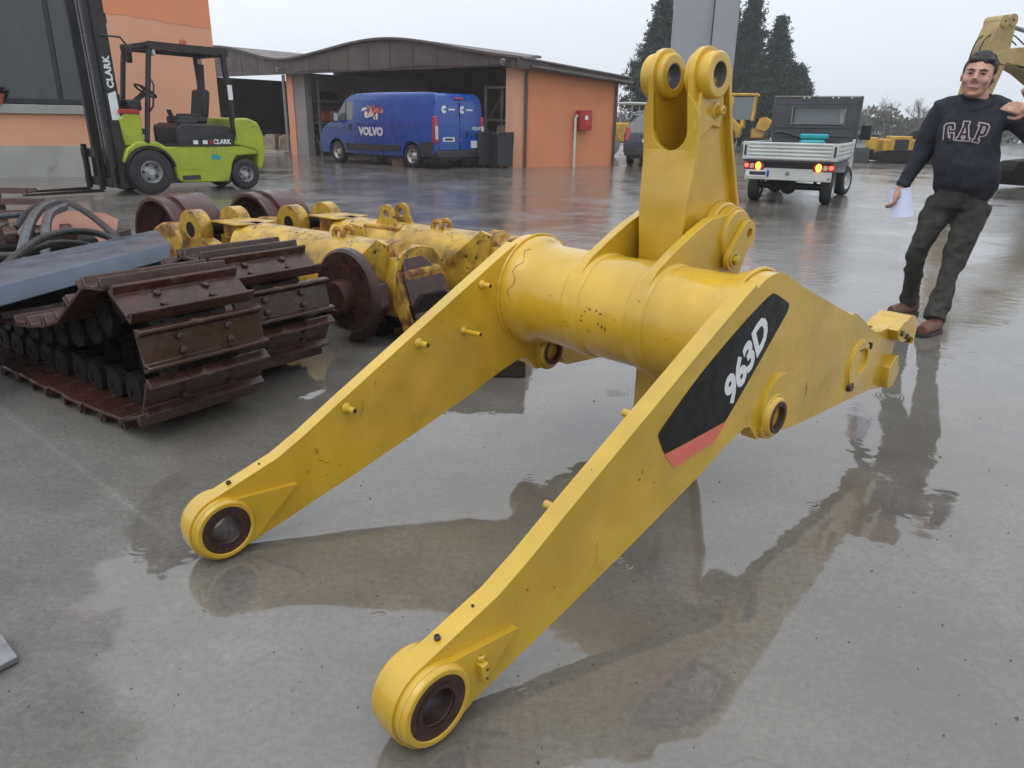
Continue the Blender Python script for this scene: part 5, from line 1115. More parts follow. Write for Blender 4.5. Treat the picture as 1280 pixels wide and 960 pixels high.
# ---------------- dark people carrier behind the lever
ck = empty('parked_car', (4.55, 25.9, 0), R(72), 'dark blue parked car half hidden behind the yellow lever', 'car')
chh = lambda z: interp(z, [(.2, .80), (.5, .85), (.95, .85), (1.05, .82), (1.62, .64), (1.72, .52)])
co2 = [(-.86, .42), (-.88, .75), (-.86, 1.0), (-.62, 1.55), (-.50, 1.68), (.2, 1.74), (1.5, 1.68), (1.9, 1.60), (2.75, 1.05), (3.3, .90), (3.45, .7), (3.45, .30)] + arch(2.65, (.36, .30), .28)[::-1] + [(.4, .28)] + arch(0, (.36, .30), .28)[::-1] + [(-.5, .30)]
body_mesh(co2, chh, [.5, .95, 1.05, 1.62]).build('body', 'dark_car', ck, bev=.04, seg=3)
MB().box((1.2, 0, .40), (3.8, 1.3, .30)).build('underbody', 'black', ck)
for s in (1, -1):
    for x in (0, 2.65): wheel(ck, (x, s * .84, .30), .30, .2, .19, s, spokes=6)
    panel([(-.50, 1.06), (.9, 1.06), (.9, 1.52), (-.32, 1.52)], chh, s).build('side_window', 'glass', ck)
    MB().box((-.80, s * .74, .98), (.14, .16, .42), m=M4.Rotation(R(12), 3, 'Y')).build('tail_lamp', 'lens_red', ck, bev=.03)
MB().prism([(-.60, 1.04), (.60, 1.04), (.50, 1.52), (-.50, 1.52)], 0, .012, lambda p, q, a: V((interp(q, [(1.0, -.86), (1.55, -.62)]) - a - .004, p, q))).build('rear_window', 'glass', ck)
MB().box((-.89, 0, .45), (.10, 1.60, .22)).build('rear_bumper', 'charcoal', ck, bev=.03)
MB().box((-.885, 0, .80), (.02, .50, .11)).build('number_plate', 'white', ck)
# ------------------------------------------------------------------ the man
man = empty('person', (2.95, 5.12, 0), R(-30), 'man in dark navy hooded sweatshirt holding a white paper and pointing', 'person')
# local: x to his left, -y the way he faces, z up
def loft(m, rings, n=22):
    """rings: (centre, rx, ry[, tilt]) elliptical sections, roughly horizontal"""
    vs = []; fs = []
    for r_ in rings:
        c, rx, ry = V(r_[0]), r_[1], r_[2]; q = r_[3] if len(r_) > 3 else 2.3
        for i in range(n):
            a = 2 * math.pi * i / n; ca, sa = math.cos(a), math.sin(a)
            vs.append(c + V((rx * math.copysign(abs(ca) ** (2 / q), ca), ry * math.copysign(abs(sa) ** (2 / q), sa), 0)))
    for j in range(len(rings) - 1):
        for i in range(n):
            i2 = (i + 1) % n; fs.append((j * n + i, j * n + i2, (j + 1) * n + i2, (j + 1) * n + i))
    fs.append(tuple(reversed(range(n)))); fs.append(tuple((len(rings) - 1) * n + i for i in range(n)))
    return m.add(vs, fs)
def limb(m, pts, rs, n=14, it=2):
    d = smooth_poly([tuple(p) + (r_,) for p, r_ in zip(pts, rs)], it)
    return m.tube([x[:3] for x in d], [x[3] for x in d], n)
def remesh(o, vox, sm=6, f=.5):
    r_ = o.modifiers.new('skin', 'REMESH'); r_.mode = 'VOXEL'; r_.voxel_size = vox; r_.use_smooth_shade = True
    s_ = o.modifiers.new('soft', 'SMOOTH'); s_.factor = f; s_.iterations = sm
    return o
def folds(o, sc, st, turb):
    tx = bpy.data.textures.new('cloth_folds', 'MARBLE'); tx.noise_scale = sc; tx.turbulence = turb; tx.marble_type = 'SOFT'; tx.noise_depth = 2
    d = o.modifiers.new('folds', 'DISPLACE'); d.texture = tx; d.texture_coords = 'LOCAL'; d.strength = st; d.mid_level = .5
    s_ = o.modifiers.new('soften', 'SMOOTH'); s_.factor = .5; s_.iterations = 2
    return o
HC = V((-.022, -.028, 1.618))
HX = M4.Translation(HC) @ M4.Rotation(R(-6), 4, 'Z') @ M4.Rotation(R(4), 4, 'Y') @ M4.Diagonal((1.13, 1.08, 1.07, 1)) @ M4.Translation(-HC)
b0_ = MB()
b = b0_
# head: cranium, jaw, brow, nose, cheeks, ears, neck
b.sphere(HC + V((0, .025, .035)), .1, 24, 16, sc=(.80, .98, 1.02))
b.sphere(HC + V((0, -.030, -.015)), .1, 24, 16, sc=(.715, .70, 1.05))
b.sphere(HC + V((0, -.046, -.078)), .05, 20, 12, sc=(1.05, .85, .80))
b.sphere(HC + V((0, -.090, .034)), .03, 16, 10, sc=(1.75, .50, .40))
limb(b, [HC + V((0, -.096, .025)), HC + V((0, -.110, -.002)), HC + V((0, -.120, -.022))], [.010, .013, .0165], 10)
b.sphere(HC + V((.011, -.106, -.026)), .011, 10, 8); b.sphere(HC + V((-.011, -.106, -.026)), .011, 10, 8)
for s in (-1, 1):
    b.sphere(HC + V((s * .042, -.078, -.022)), .026, 14, 10, sc=(1, .7, .9))
    b.sphere(HC + V((s * .081, .010, -.004)), .03, 14, 10, sc=(.24, .60, .95))
b.sphere(HC + V((0, -.094, -.058)), .02, 14, 8, sc=(1.3, .55, .36)); b.sphere(HC + V((0, -.092, -.072)), .02, 14, 8, sc=(1.15, .55, .42))
b.sphere(HC + V((0, -.088, -.098)), .022, 14, 8, sc=(1.1, .7, .7))
b0_.xf(HX); b = MB(); b.add(b0_.v, b0_.f)
limb(b, [HC + V((0, .02, -.06)), (-.006, .012, 1.50), (.0, .02, 1.40)], [.062, .066, .085], 16)
# torso, arms and legs inside the clothes
loft(b, [((.03, .02, .84), .14, .10), ((.02, .02, 1.0), .15, .11), ((.0, .02, 1.25), .16, .11), ((0, .02, 1.40), .13, .08), ((0, .02, 1.45), .06, .06)])
RS, RE, RW = V((-.185, .02, 1.40)), V((-.262, .045, 1.140)), V((-.338, -.035, .925))
LS, LE, LW = V((.185, .02, 1.40)), V((.395, -.02, 1.235)), V((.300, -.205, 1.395))
limb(b, [RS, RE, RW], [.04, .030, .028]); limb(b, [LS, LE, LW], [.04, .030, .028])
RH, RK, RA = V((-.055, .03, .86)), V((-.170, -.03, .500)), V((-.165, .215, .075))
LH, LK, LA = V((.115, .02, .86)), V((.050, -.085, .450)), V((.020, -.270, .075))
limb(b, [RH, RK, RA], [.06, .032, .022]); limb(b, [LH, LK, LA], [.06, .032, .022])
def hand(m, w, palm, ax, side, curl, thumb):
    """palm and five fingers: w wrist, palm direction, across axis, bending normal"""
    p = V(palm).normalized(); a = V(ax).normalized(); nn = p.cross(a).normalized() * side
    limb(m, [w - p * .02, w + p * .02, w + p * .055], [.026, .029, .028], 12)
    for k, off in enumerate((-.026, -.009, .009, .026)):
        limb(m, [w + p * .015 + a * off * .6, w + p * .05 + a * off, w + p * .082 + a * off], [.014, .0135, .0125], 10, 1)
    for k, (off, L) in enumerate(((-.027, .072), (-.009, .080), (.010, .075), (.027, .058))):
        q = w + p * .082 + a * off; d = p.copy(); c_ = curl[k]; pts = [q]
        for seg in (.45, .32, .23):
            d = (d * math.cos(c_) + nn * math.sin(c_)).normalized(); q = q + d * L * seg; pts.append(q)
        limb(m, pts, [.0095, .0090, .0085, .0075], 10, 1)
    t0 = w + p * .022 + a * -.028; t1 = t0 + (p * .6 + a * -.75 + nn * thumb).normalized() * .038; t2 = t1 + (p * .9 + a * .05 + nn * (thumb + .3)).normalized() * .032; t3 = t2 + (p * .9 + a * .35 + nn * .5).normalized() * .022
    limb(m, [t0, t1, t2, t3], [.0135, .0115, .0105, .0085], 10, 1)
hand(b, RW + V((-.012, -.012, -.022)), (-.05, -.12, -.95), (-.35, -.9, .12), 1, (.75, .8, .85, .9), .6)
hand(b, LW + V((-.022, -.020, .018)), (-.86, -.40, .22), (.15, .25, .95), 1, (.06, .55, .75, .85), .35)
remesh(b.build('body', 'skin', man), .0052, 4)
# eyes, brows, mouth, hair
for s in (-1, 1):
    ey = MB().sphere(HC + V((s * .031, -.0905, .013)), .0125, 14, 10, sc=(1.05, .5, .30)).xf(HX).build('eye', 'eye_dark', man)
    MB().sphere(HC + V((s * .031, -.0975, .0125)), .0055, 10, 8, sc=(1, .5, .9)).xf(HX).build('iris', 'hair', ey)
    MB().tube([HC + V((s * .012, -.1075, .030)), HC + V((s * .032, -.105, .0365)), HC + V((s * .054, -.088, .029))], [.0030, .0038, .0022], 8).xf(HX).build('eyebrow', 'hair', man)
    MB().tube([HC + V((s * .016, -.1000, .0185)), HC + V((s * .031, -.1000, .0215)), HC + V((s * .047, -.0900, .0165))], [.0028, .0034, .0022], 8).xf(HX).build('eyelid', 'skin', man)
MB().tube([HC + V((-.026, -.0960, -.0640)), HC + V((0, -.1065, -.0650)), HC + V((.026, -.0960, -.0640))], [.0022, .0034, .0022], 8).xf(HX).build('mouth', 'lip', man)
h = MB(); rr = random.Random(3)
h.sphere(HC + V((0, .034, .046)), .1, 26, 16, sc=(.840, 1.00, .98)); h.sphere(HC + V((0, .075, -.01)), .07, 20, 12, sc=(1.05, .72, 1.0))
h.sphere(HC + V((-.018, -.040, .088)), .04, 16, 10, sc=(1.15, .72, .42)); h.sphere(HC + V((.026, -.036, .090)), .04, 16, 10, sc=(1.1, .72, .42))
for s in (-1, 1): h.sphere(HC + V((s * .074, .012, .040)), .03, 14, 10, sc=(.36, .95, 1.35))
for k in range(120):
    a = rr.uniform(0, 6.28); e_ = rr.uniform(.25, 1.5); d = V((math.cos(a) * math.cos(e_), math.sin(a) * math.cos(e_), math.sin(e_))); q = HC + V((0, .03, .046)) + V((d.x * .083, d.y * .098, d.z * .097)); h.sphere(q, rr.uniform(.006, .011), 8, 6, sc=(1, 1, .7))
h.xf(HX)
ho = remesh(h.build('hair', 'hair', man), .007, 2)
# sweatshirt: body with belly overhang, hood collar, sleeves
w = MB()
loft(w, [((.030, .012, .880), 0.1638, 0.1206, 2.4), ((.030, .010, .908), 0.1674, 0.1260, 2.4), ((.026, -.004, .945), 0.1890, 0.1530, 2.4), ((.022, -.008, .995), 0.1944, 0.1620, 2.4), ((.015, -.012, 1.08), 0.1926, 0.1656, 2.4), ((.004, -.004, 1.19), 0.1872, 0.1584, 2.4), ((-.002, .006, 1.29), 0.1872, 0.1458, 2.4), ((0, .012, 1.37), 0.1782, 0.1278, 2.4), ((0, .018, 1.43), 0.1440, 0.1008, 2.3), ((-.002, .020, 1.475), 0.0882, 0.0792, 2.2), ((-.004, .018, 1.50), 0.0684, 0.0684, 2.1)])
limb(w, [V((-.14, .02, 1.405)), RS + V((-.012, 0, -.015)), RE, RW + V((.002, .006, .018))], [.078, .078, .064, .046], 18, 3)
limb(w, [RW + V((.004, .006, .040)), RW + V((0, .004, .016)), RW + V((-.003, .002, -.004))], [.050, .054, .047], 16, 1)
limb(w, [V((.14, .02, 1.405)), LS + V((.012, 0, -.010)), LE, LW + V((-.004, .010, -.012))], [.078, .078, .068, .050], 18, 3)
limb(w, [LW + V((.022, .030, -.03)), LW + V((.004, .008, -.008)), LW + V((-.006, -.006, .004))], [.050, .055, .048], 16, 1)
hp = [(-.006 + .105 * math.cos(R(a)), .020 + .088 * math.sin(R(a)), 1.478 + .034 * math.sin(R(a)) - (.022 if 230 < a < 310 else 0)) for a in range(0, 360, 24)]
for p, q in zip(hp, hp[1:] + hp[:1]): limb(w, [p, q], [.031, .031], 12, 0)
for s in (-1, 1): limb(w, [V((s * .05, .03, 1.475)), V((s * .13, .03, 1.435)), V((s * .20, .02, 1.395))], [.062, .078, .080], 16, 2)
w.sphere((0, .115, 1.445), .09, 18, 12, sc=(1.35, .62, .95))
hoodie = folds(remesh(w.build('sweatshirt', 'hoodie', man), .008, 7), .16, .022, 5)
# trousers
t_ = MB()
loft(t_, [((.030, .015, .80), .150, .116, 2.3), ((.030, .015, .86), .158, .122, 2.3), ((.030, .012, .93), .160, .124, 2.3)])
limb(t_, [RH + V((-.012, 0, -.02)), V((-.115, .0, .70)), RK + V((0, .01, 0)), V((-.168, .10, .29)), RA + V((0, .01, .025))], [.102, .092, .070, .066, .066], 18, 2)
limb(t_, [LH + V((-.005, 0, -.02)), V((.085, -.03, .68)), LK, V((.036, -.165, .26)), LA + V((0, .01, .02))], [.102, .090, .070, .066, .066], 18, 2)
folds(remesh(t_.build('trousers', 'denim', man), .008, 6), .12, .022, 7)
# shoes: upper and sole
def shoe_(a, yaw, name='shoe'):
    m_ = MB(); limb(m_, [V((0, .075, .055)), V((0, .02, .058)), V((0, -.08, .050)), V((0, -.165, .042))], [.040, .046, .046, .038], 14, 2); limb(m_, [V((0, .045, .06)), V((0, .03, .12))], [.046, .048], 12, 0)
    so = remesh(m_.build(name, 'shoe', man), .007, 4); so.location = (a.x, a.y, 0); so.rotation_euler[2] = yaw
    MB().prism(smooth_poly([(-.042, .10), (-.045, 0), (-.050, -.12), (-.03, -.20), (.03, -.20), (.050, -.12), (.045, 0), (.042, .10)], 2, True), .002, .026, lambda p, q, z: V((p, q, z))).build('sole', 'black', so, bev=.005)
    for k in range(4): MB().tube([(-.022, -.02 - .022 * k, .090 - .007 * k), (0, -.022 - .022 * k, .101 - .008 * k), (.022, -.02 - .022 * k, .090 - .007 * k)], .0035, 6).build('lace', 'terracotta', so)
shoe_(RA, R(-38)); shoe_(LA, R(-22))
# letters on the chest: slab capitals with a light border, laid on the cloth
bpy.context.view_layer.update()
from mathutils.bvhtree import BVHTree
dg = bpy.context.evaluated_depsgraph_get(); ev = hoodie.evaluated_get(dg); bvh = BVHTree.FromObject(hoodie, dg)
LG = [[(.10, .0), (.42, .0), (.48, .06), (.48, .46), (.25, .46), (.25, .36), (.33, .36), (.33, .14), (.20, .14), (.16, .18), (.16, .82), (.20, .86), (.30, .86), (.34, .82), (.34, .68), (.48, .68), (.48, .94), (.42, 1.0), (.10, 1.0), (.0, .90), (.0, .10)]]
LA_ = [[(.0, 0), (.24, 0), (.24, .12), (.19, .12), (.22, .26), (.40, .26), (.43, .12), (.38, .12), (.38, 0), (.64, 0), (.64, .12), (.58, .12), (.40, .88), (.45, .88), (.45, 1.0), (.17, 1.0), (.17, .88), (.22, .88), (.06, .12), (.0, .12)], [(.245, .38), (.375, .38), (.31, .74)]]
LP_ = [[(0, 0), (.30, 0), (.30, .12), (.23, .12), (.23, .36), (.40, .36), (.52, .47), (.52, .89), (.40, 1.0), (0, 1.0), (0, .88), (.07, .88), (.07, .12), (0, .12)], [(.23, .48), (.33, .48), (.37, .53), (.37, .83), (.33, .88), (.23, .88)]]
def grow(l, d):
    o = []; n = len(l); ar = sum(l[i][0] * l[(i + 1) % n][1] - l[(i + 1) % n][0] * l[i][1] for i in range(n)); sg = 1 if ar > 0 else -1
    for i in range(n):
        p, q, r_ = V(l[i - 1]), V(l[i]), V(l[(i + 1) % n]); a = (q - p).normalized(); c = (r_ - q).normalized()
        n1 = V((a.y, -a.x)) * sg; n2 = V((c.y, -c.x)) * sg; k = 1 + n1.dot(n2); k = max(k, .5); o.append(tuple(q + (n1 + n2) * d / k))
    return o
def chest(loops, ox, oz, rot, d, off, mat, par, name):
    hgt = .112; L0 = [grow(loops[0], d)] + [grow(x, -d) for x in loops[1:]]
    ca, sa = math.cos(rot), math.sin(rot)
    loops3 = [[(ox + hgt * (x * ca - z * sa), oz + hgt * (x * sa + z * ca)) for x, z in l] for l in L0]
    tri = tessellate_polygon([[V((x, z, 0)) for x, z in l] for l in loops3]); flat = [p for l in loops3 for p in l]
    bm = bmesh.new(); vs = [bm.verts.new((x, -1, z)) for x, z in flat]
    for t in tri:
        try: bm.faces.new([vs[i] for i in t])
        except ValueError: pass
    for _ in range(3): bmesh.ops.subdivide_edges(bm, edges=[e for e in bm.edges if e.calc_length() > .012], cuts=1, use_grid_fill=False); bmesh.ops.triangulate(bm, faces=bm.faces[:])
    for v in bm.verts:
        h_ = bvh.ray_cast(V((v.co.x, -1, v.co.z)), V((0, 1, 0)))
        if h_[0] is not None: v.co.y = h_[0].y - off
        else: v.co.y = -.16
    me = bpy.data.meshes.new(name); bm.to_mesh(me); bm.free(); me.materials.append(MT[mat]); o = bpy.data.objects.new(name, me); COL.objects.link(o); o.parent = par
    sd2 = o.modifiers.new('thickness', 'SOLIDIFY'); sd2.thickness = .002; sd2.offset = 0
for lp, ox, oz, rot in ((LG, -.140, 1.222, R(6)), (LA_, -.070, 1.238, R(-2)), (LP_, .020, 1.232, R(-10))):
    chest(lp, ox, oz, rot, .055, .0030, 'letter_edge', hoodie, 'letter_border'); chest(lp, ox, oz, rot, -.008, .0050, 'hoodie_letter', hoodie, 'letter')
# kangaroo pocket edge
# paper held in his right hand
pp = MB(); n = 8
vs = []
for i in range(n + 1):
    for j in range(n + 1):
        a, c = i / n, j / n; x = -.415 + .135 * a + .05 * (1 - c); z = .900 - .185 * (1 - c) + .028 * a; vs.append((x, -.040 - .03 * math.sin(a * 2.6) - .02 * (1 - c) ** 2, z))
pp.add(vs, [(i * (n + 1) + j, (i + 1) * (n + 1) + j, (i + 1) * (n + 1) + j + 1, i * (n + 1) + j + 1) for i in range(n) for j in range(n)])
po = pp.build('paper_sheet', 'paper', smooth=False); po.location = (2.95, 5.12, 0); po.rotation_euler[2] = R(-30); sm = po.modifiers.new('thickness', 'SOLIDIFY'); sm.thickness = .001
tag(po, 'white sheet of paper hanging from the man\'s hand', 'paper')
# ------------------------------------------------------------------ wheel loader behind the truck
def wheel_loader(p, rz, label, sc, mat):
    L = empty('wheel_loader', p, rz, label, 'wheel loader', scale=sc)
    # local: x forward, y left
    for x in (0, 2.9):
        for s in (1, -1): wheel(L, (x, s * 1.15, .72), .72, .5, .36, s, mat)
    MB().prism([(-1.3, .7), (.9, .7), (1.0, 1.3), (.5, 1.75), (-1.2, 1.65), (-1.35, 1.3)], -.75, .75, lambda a, b, c: V((a, c, b))).build('engine_hood', mat, L, bev=.08)
    for k in range(5): MB().box((-1.36, 0, .95 + .14 * k), (.05, 1.1, .05)).build('grille_bar', 'black', L)
    MB().box((1.0, 0, 1.45), (.2, 1.3, .5)).build('cab_base', mat, L, bev=.05)
    for x in (.35, 1.5):
        for s in (1, -1): MB().bar((x, s * .66, 1.6), (x + .05, s * .62, 2.85), .12).build('cab_post', mat, L)
    MB().box((.95, 0, 2.92), (1.5, 1.5, .14)).build('cab_roof', mat, L, bev=.05)
    for s in (1, -1): MB().box((.95, s * .64, 2.22), (1.05, .02, 1.15)).build('cab_window', 'glass_grey', L)
    MB().box((1.52, 0, 2.22), (.02, 1.15, 1.15)).build('windscreen', 'glass_grey', L); MB().box((.36, 0, 2.22), (.02, 1.15, 1.15)).build('rear_window', 'glass_grey', L)
    MB().cyl((-.55, .35, 1.7), (-.55, .35, 2.55), .09, n=10).build('exhaust', 'grey_metal', L)
    MB().box((2.3, 0, .95), (1.6, .9, .5)).build('front_frame', mat, L, bev=.06)
    for s in (1, -1):
        MB().prism([(1.7, 1.2), (1.9, 1.75), (2.2, 1.8), (3.4, 1.15), (4.1, .55), (4.0, .35), (3.1, .85)], s * .5 - .07, s * .5 + .07, lambda a, b, c: V((a, c, b))).build('lift_arm', mat, L, bev=.02)
        MB().prism([(-.7, 1.0), (-.62, 1.45), (.62, 1.45), (.75, 1.0), (.6, 1.3), (-.55, 1.3)], s * 1.15 - .27, s * 1.15 + .27, lambda a, b, c: V((a, c, b))).build('mudguard', mat, L)
        MB().cyl((2.0, s * .3, 1.2), (3.2, s * .3, .95), .07, n=10).build('lift_cylinder', 'grey_metal', L)
    MB().prism([(4.0, .15), (5.0, .10), (5.0, .16), (4.2, .35), (4.1, .8), (4.35, 1.2), (4.25, 1.22), (3.95, .85)], -1.35, 1.35, lambda a, b, c: V((a, c, b))).build('bucket', 'rust_dark', L, bev=.02)
    return L
wheel_loader((11.3, 43.0, 0), R(-20), 'yellow wheel loader with glazed cab between the lever and the white truck', .98, 'loader_yellow')
# ------------------------------------------------------------------ low yellow loader with a dark radiator grille, far right of the truck
dz = empty('compact_loader', (14.75, 31.2, 0), R(-12), 'low yellow machine with dark radiator grille behind the white truck', 'loader', scale=1.2)
MB().box((.75, .6, .45), (1.7, 1.3, .60)).build('body', 'loader_yellow', dz, bev=.05)
MB().box((.42, .30, .48), (.62, .9, .74)).build('radiator_guard', 'loader_yellow', dz, bev=.03); 
MB().box((.42, -.158, .48), (.42, .012, .54)).build('grille', 'black', dz)
for k in range(6): MB().box((.42, -.168, .26 + .09 * k), (.42, .012, .02)).build('grille_bar', 'darkgrey', dz)
for s in (-.3, 1.5): MB().prism(smooth_poly([(-.3, 0), (1.8, 0), (2.0, .22), (1.8, .42), (-.3, .42), (-.45, .22)], 2, True), s - .16, s + .16, lambda a, b, c: V((a, c, b + .004))).build('crawler', 'rust_dark', dz, bev=.02)
MB().box((-.75, .1, .24), (.55, .5, .46), taper=(.8, 1)).build('bucket', 'darkgrey', dz, bev=.02)
MB().bar((-.55, .1, .46), (-.25, .3, .66), .10).build('lift_arm', 'loader_yellow', dz)
MB().box((-.42, .3, .60), (.28, .5, .40)).build('counter_box', 'loader_yellow', dz, bev=.03)
MB().box((-.85, 1.2, 1.0), (.30, .20, .40)).build('seat_back', 'black', dz, bev=.08); MB().box((-.55, 1.2, .80), (1.0, .5, .22)).build('deck', 'darkgrey', dz, bev=.03)
MB().box((1.15, 1.0, .92), (.34, .3, .34)).build('operator_seat', 'black', dz, bev=.08)
# ------------------------------------------------------------------ roller with canopy behind the parked car
ro = empty('road_roller', (4.7, 33.4, 0), R(20), 'small yellow roller with canopy behind the dark parked car', 'roller')
MB().box((0, 0, .95), (2.0, 1.2, .8)).build('body', 'loader_yellow', ro, bev=.08); MB().box((-1.05, 0, 1.25), (.5, 1.1, .4)).build('hood', 'loader_yellow', ro, bev=.06)
for x in (-1.1, 1.1): MB().lathe((x, -.6, .5), (0, 1, 0), [(0, .05), (0, .5), (1.2, .5), (1.2, .05)], 24).build('drum', 'steel_grey', ro)
for x in (-.1, .8):
    for y in (-.5, .5): MB().bar((x, y, 1.3), (x, y, 2.1), .05).build('canopy_post', 'grey_metal', ro)
MB().box((.35, 0, 2.12), (1.3, 1.2, .08)).build('canopy', 'whitepaint', ro, bev=.03)
# ------------------------------------------------------------------ faded yellow excavator at the right edge
ex = empty('excavator', (13.80, 18.3, 0), R(200), 'faded yellow excavator with raised boom at the right edge behind the man', 'excavator', scale=.87)
# local x points to the boom (towards the left of the picture), y to the camera's left-hand side
for s in (1, -1):
    ct = MB().prism(smooth_poly([(-1.9, .02), (1.9, .02), (2.25, .25), (2.3, .5), (2.0, .78), (-2.0, .78), (-2.3, .5), (-2.25, .25)], 1, True), s * 1.05 - .28, s * 1.05 + .28, lambda a, b, c: V((a, c, b + .004))).build('crawler', 'rust_dark', ex, bev=.02)
    MB().box((0, s * 1.36, .42), (3.4, .08, .30)).build('crawler_frame', 'black', ct)
    for k in range(6): MB().cyl((-1.6 + .64 * k, s * 1.34, .22), (-1.6 + .64 * k, s * 1.42, .22), .14, n=14).build('track_roller', 'rust', ct)
MB().cyl((0, 0, .7), (0, 0, 1.0), .75, n=28).build('slew_ring', 'black', ex)
MB().box((-.5, 0, 1.12), (3.4, 2.5, .26)).build('deck', 'darkgrey', ex, bev=.03)
MB().box((-1.3, 0, 1.75), (1.8, 2.4, 1.0)).build('engine_house', 'faded_yellow', ex, bev=.06)
MB().box((.55, .75, 1.95), (1.3, .95, 1.5)).build('cab', 'faded_yellow', ex, bev=.06); MB().box((1.21, .75, 2.1), (.02, .8, 1.0)).build('cab_window', 'glass_grey', ex)
MB().box((1.55, 1.0, 1.03), (.35, .5, .12)).build('step', 'black', ex)
bo = MB().prism(smooth_poly([(.6, 1.2), (1.0, 1.15), (2.2, 2.35), (3.7, 3.02), (4.45, 3.00), (4.5, 3.30), (3.6, 3.45), (2.4, 3.42), (1.3, 2.6)], 1, True), -.68, -.18, lambda a, b, c: V((a, c, b))).build('boom', 'faded_yellow', ex, bev=.02)
MB().prism([(2.55, 2.72), (2.95, 2.90), (2.88, 3.12), (2.48, 2.95)], -.176, -.170, lambda a, b, c: V((a, c, b))).build('boom_logo', 'white', bo)
MB().prism([(2.62, 2.80), (2.86, 2.91), (2.82, 3.04), (2.58, 2.93)], -.169, -.166, lambda a, b, c: V((a, c, b))).build('logo_centre', 'green_frame', bo)
MB().prism([(4.02, 3.90), (4.20, 4.05), (4.55, 3.98), (4.78, 3.40), (4.98, 2.2), (5.05, 1.2), (4.70, 1.15), (4.40, 2.1), (4.05, 3.1)], -.66, -.22, lambda a, b, c: V((a, c, b))).build('stick', 'faded_yellow', ex, bev=.02)
MB().cyl((2.1, -.42, 3.46), (3.3, -.42, 3.80), .09, n=12).build('stick_cylinder', 'faded_yellow', ex); MB().cyl((3.3, -.42, 3.80), (4.3, -.42, 3.94), .05, n=10).build('cylinder_rod', 'steel_grey', ex)
for s in (1, -1): MB().cyl((1.1, -.42 + s * .32, 1.1), (2.6, -.42 + s * .32, 2.5), .08, n=12).build('boom_cylinder', 'faded_yellow', ex)
for dy in (-.1, .1): MB().tube(smooth_poly([(3.5, -.42 + dy, 3.5), (4.0, -.42 + dy, 3.75), (4.78, -.42 + dy, 3.70), (4.98, -.42 + dy, 3.2), (5.0, -.42 + dy, 2.6)], 2), .016, 6).build('hydraulic_hose', 'hose', ex)
for s in (0, 1): MB().lathe((4.16 + .26 * s, -.68, 4.0 - .04 * s), (0, 1, 0), [(0, .03), (0, .14), (.48, .14), (.48, .03)], 16).build('stick_eye', 'faded_yellow', ex)
MB().prism([(4.78, 1.2), (5.05, 1.25), (5.2, .8), (4.9, .3), (4.3, .2), (3.9, .45), (4.0, .5), (4.4, .35), (4.75, .5)], -.85, .0, lambda a, b, c: V((a, c, b))).build('bucket', 'rust_dark', ex, bev=.02)

# ------------------------------------------------------------------ conifers
def conifer(p, h_, r_, label, seed, lean=0.0, dens=1.0):
    t = empty('conifer_tree', p, 0, label, 'tree', 'tall dark conifers behind the yard')
    rr = random.Random(seed)
    MB().tube([(0, 0, -.1), (lean * .5, 0, h_ * .5), (lean, 0, h_ * .97)], [.20, .12, .02], 8).build('trunk', 'bark', t)
    br = MB(); lf = MB(); n = int(170 * dens)
    for k in range(n):
        f = (k + rr.random()) / n; z = h_ * (.06 + .93 * f); R_ = r_ * (1 - f) ** .92 * (.35 + .75 * min(1, f * 5)) * rr.uniform(.65, 1.18) + .12
        a = rr.uniform(0, 6.283); up = rr.uniform(.05, .75)
        d = V((math.cos(a), math.sin(a), up)).normalized(); b0 = V((lean * z / h_, 0, z)); tip = b0 + d * R_
        br.tube([b0, b0 + d * R_ * .6 - V((0, 0, .05)), tip], [.035, .02, .008], 4, cap=False)
        m_ = max(5, int(R_ * 17))
        for j in range(m_):
            q = b0 + d * R_ * (.25 + .8 * rr.random()) + V((rr.gauss(0, .17), rr.gauss(0, .17), rr.gauss(0, .16)))
            for _ in range(7):
                ax = V((rr.gauss(0, 1), rr.gauss(0, 1), rr.gauss(.7, .7))).normalized(); sd2 = ax.cross(V((rr.gauss(0, 1), rr.gauss(0, 1), rr.gauss(0, 1)))).normalized()
                L = rr.uniform(.10, .24); w_ = rr.uniform(.03, .06); o_ = q + V((rr.gauss(0, .08), rr.gauss(0, .08), rr.gauss(0, .08)))
                lf.add([o_ - sd2 * w_, o_ + sd2 * w_, o_ + ax * L + sd2 * w_ * .3, o_ + ax * L - sd2 * w_ * .3], [(0, 1, 2, 3)])
    br.build('branches', 'bark', t); lf.build('crown', 'leaf_dark', t, smooth=False)
    return t
conifer((9.75, 55, -.1), 9.6, 3.0, 'tall conifer just right of the orange shed wall', 21, dens=1.5)
conifer((12.6, 57, -.1), 8.8, 2.0, 'conifer partly hidden by the grey post, next to the shed-side conifer', 22, dens=1.3)
conifer((14.9, 58, -.1), 9.8, 2.4, 'conifer directly right of the grey post', 23, dens=1.5)
conifer((16.8, 59, -.1), 10.6, 2.6, 'tallest conifer of the clump behind the white truck', 24, dens=1.6)
conifer((18.6, 58, -.1), 8.6, 2.3, 'conifer right of the tallest one in the clump', 25, dens=1.5)
conifer((20.1, 57.5, -.1), 5.4, 1.8, 'lowest conifer at the right end of the clump', 26, dens=1.3)
conifer((16.4, 54.5, -.1), 5.4, 2.3, 'short bushy conifer in front of the tall clump', 27, dens=1.5)
conifer((18.4, 54.5, -.1), 5.0, 2.2, 'short bushy conifer in front of the clump, behind the truck headboard', 28, dens=1.3)
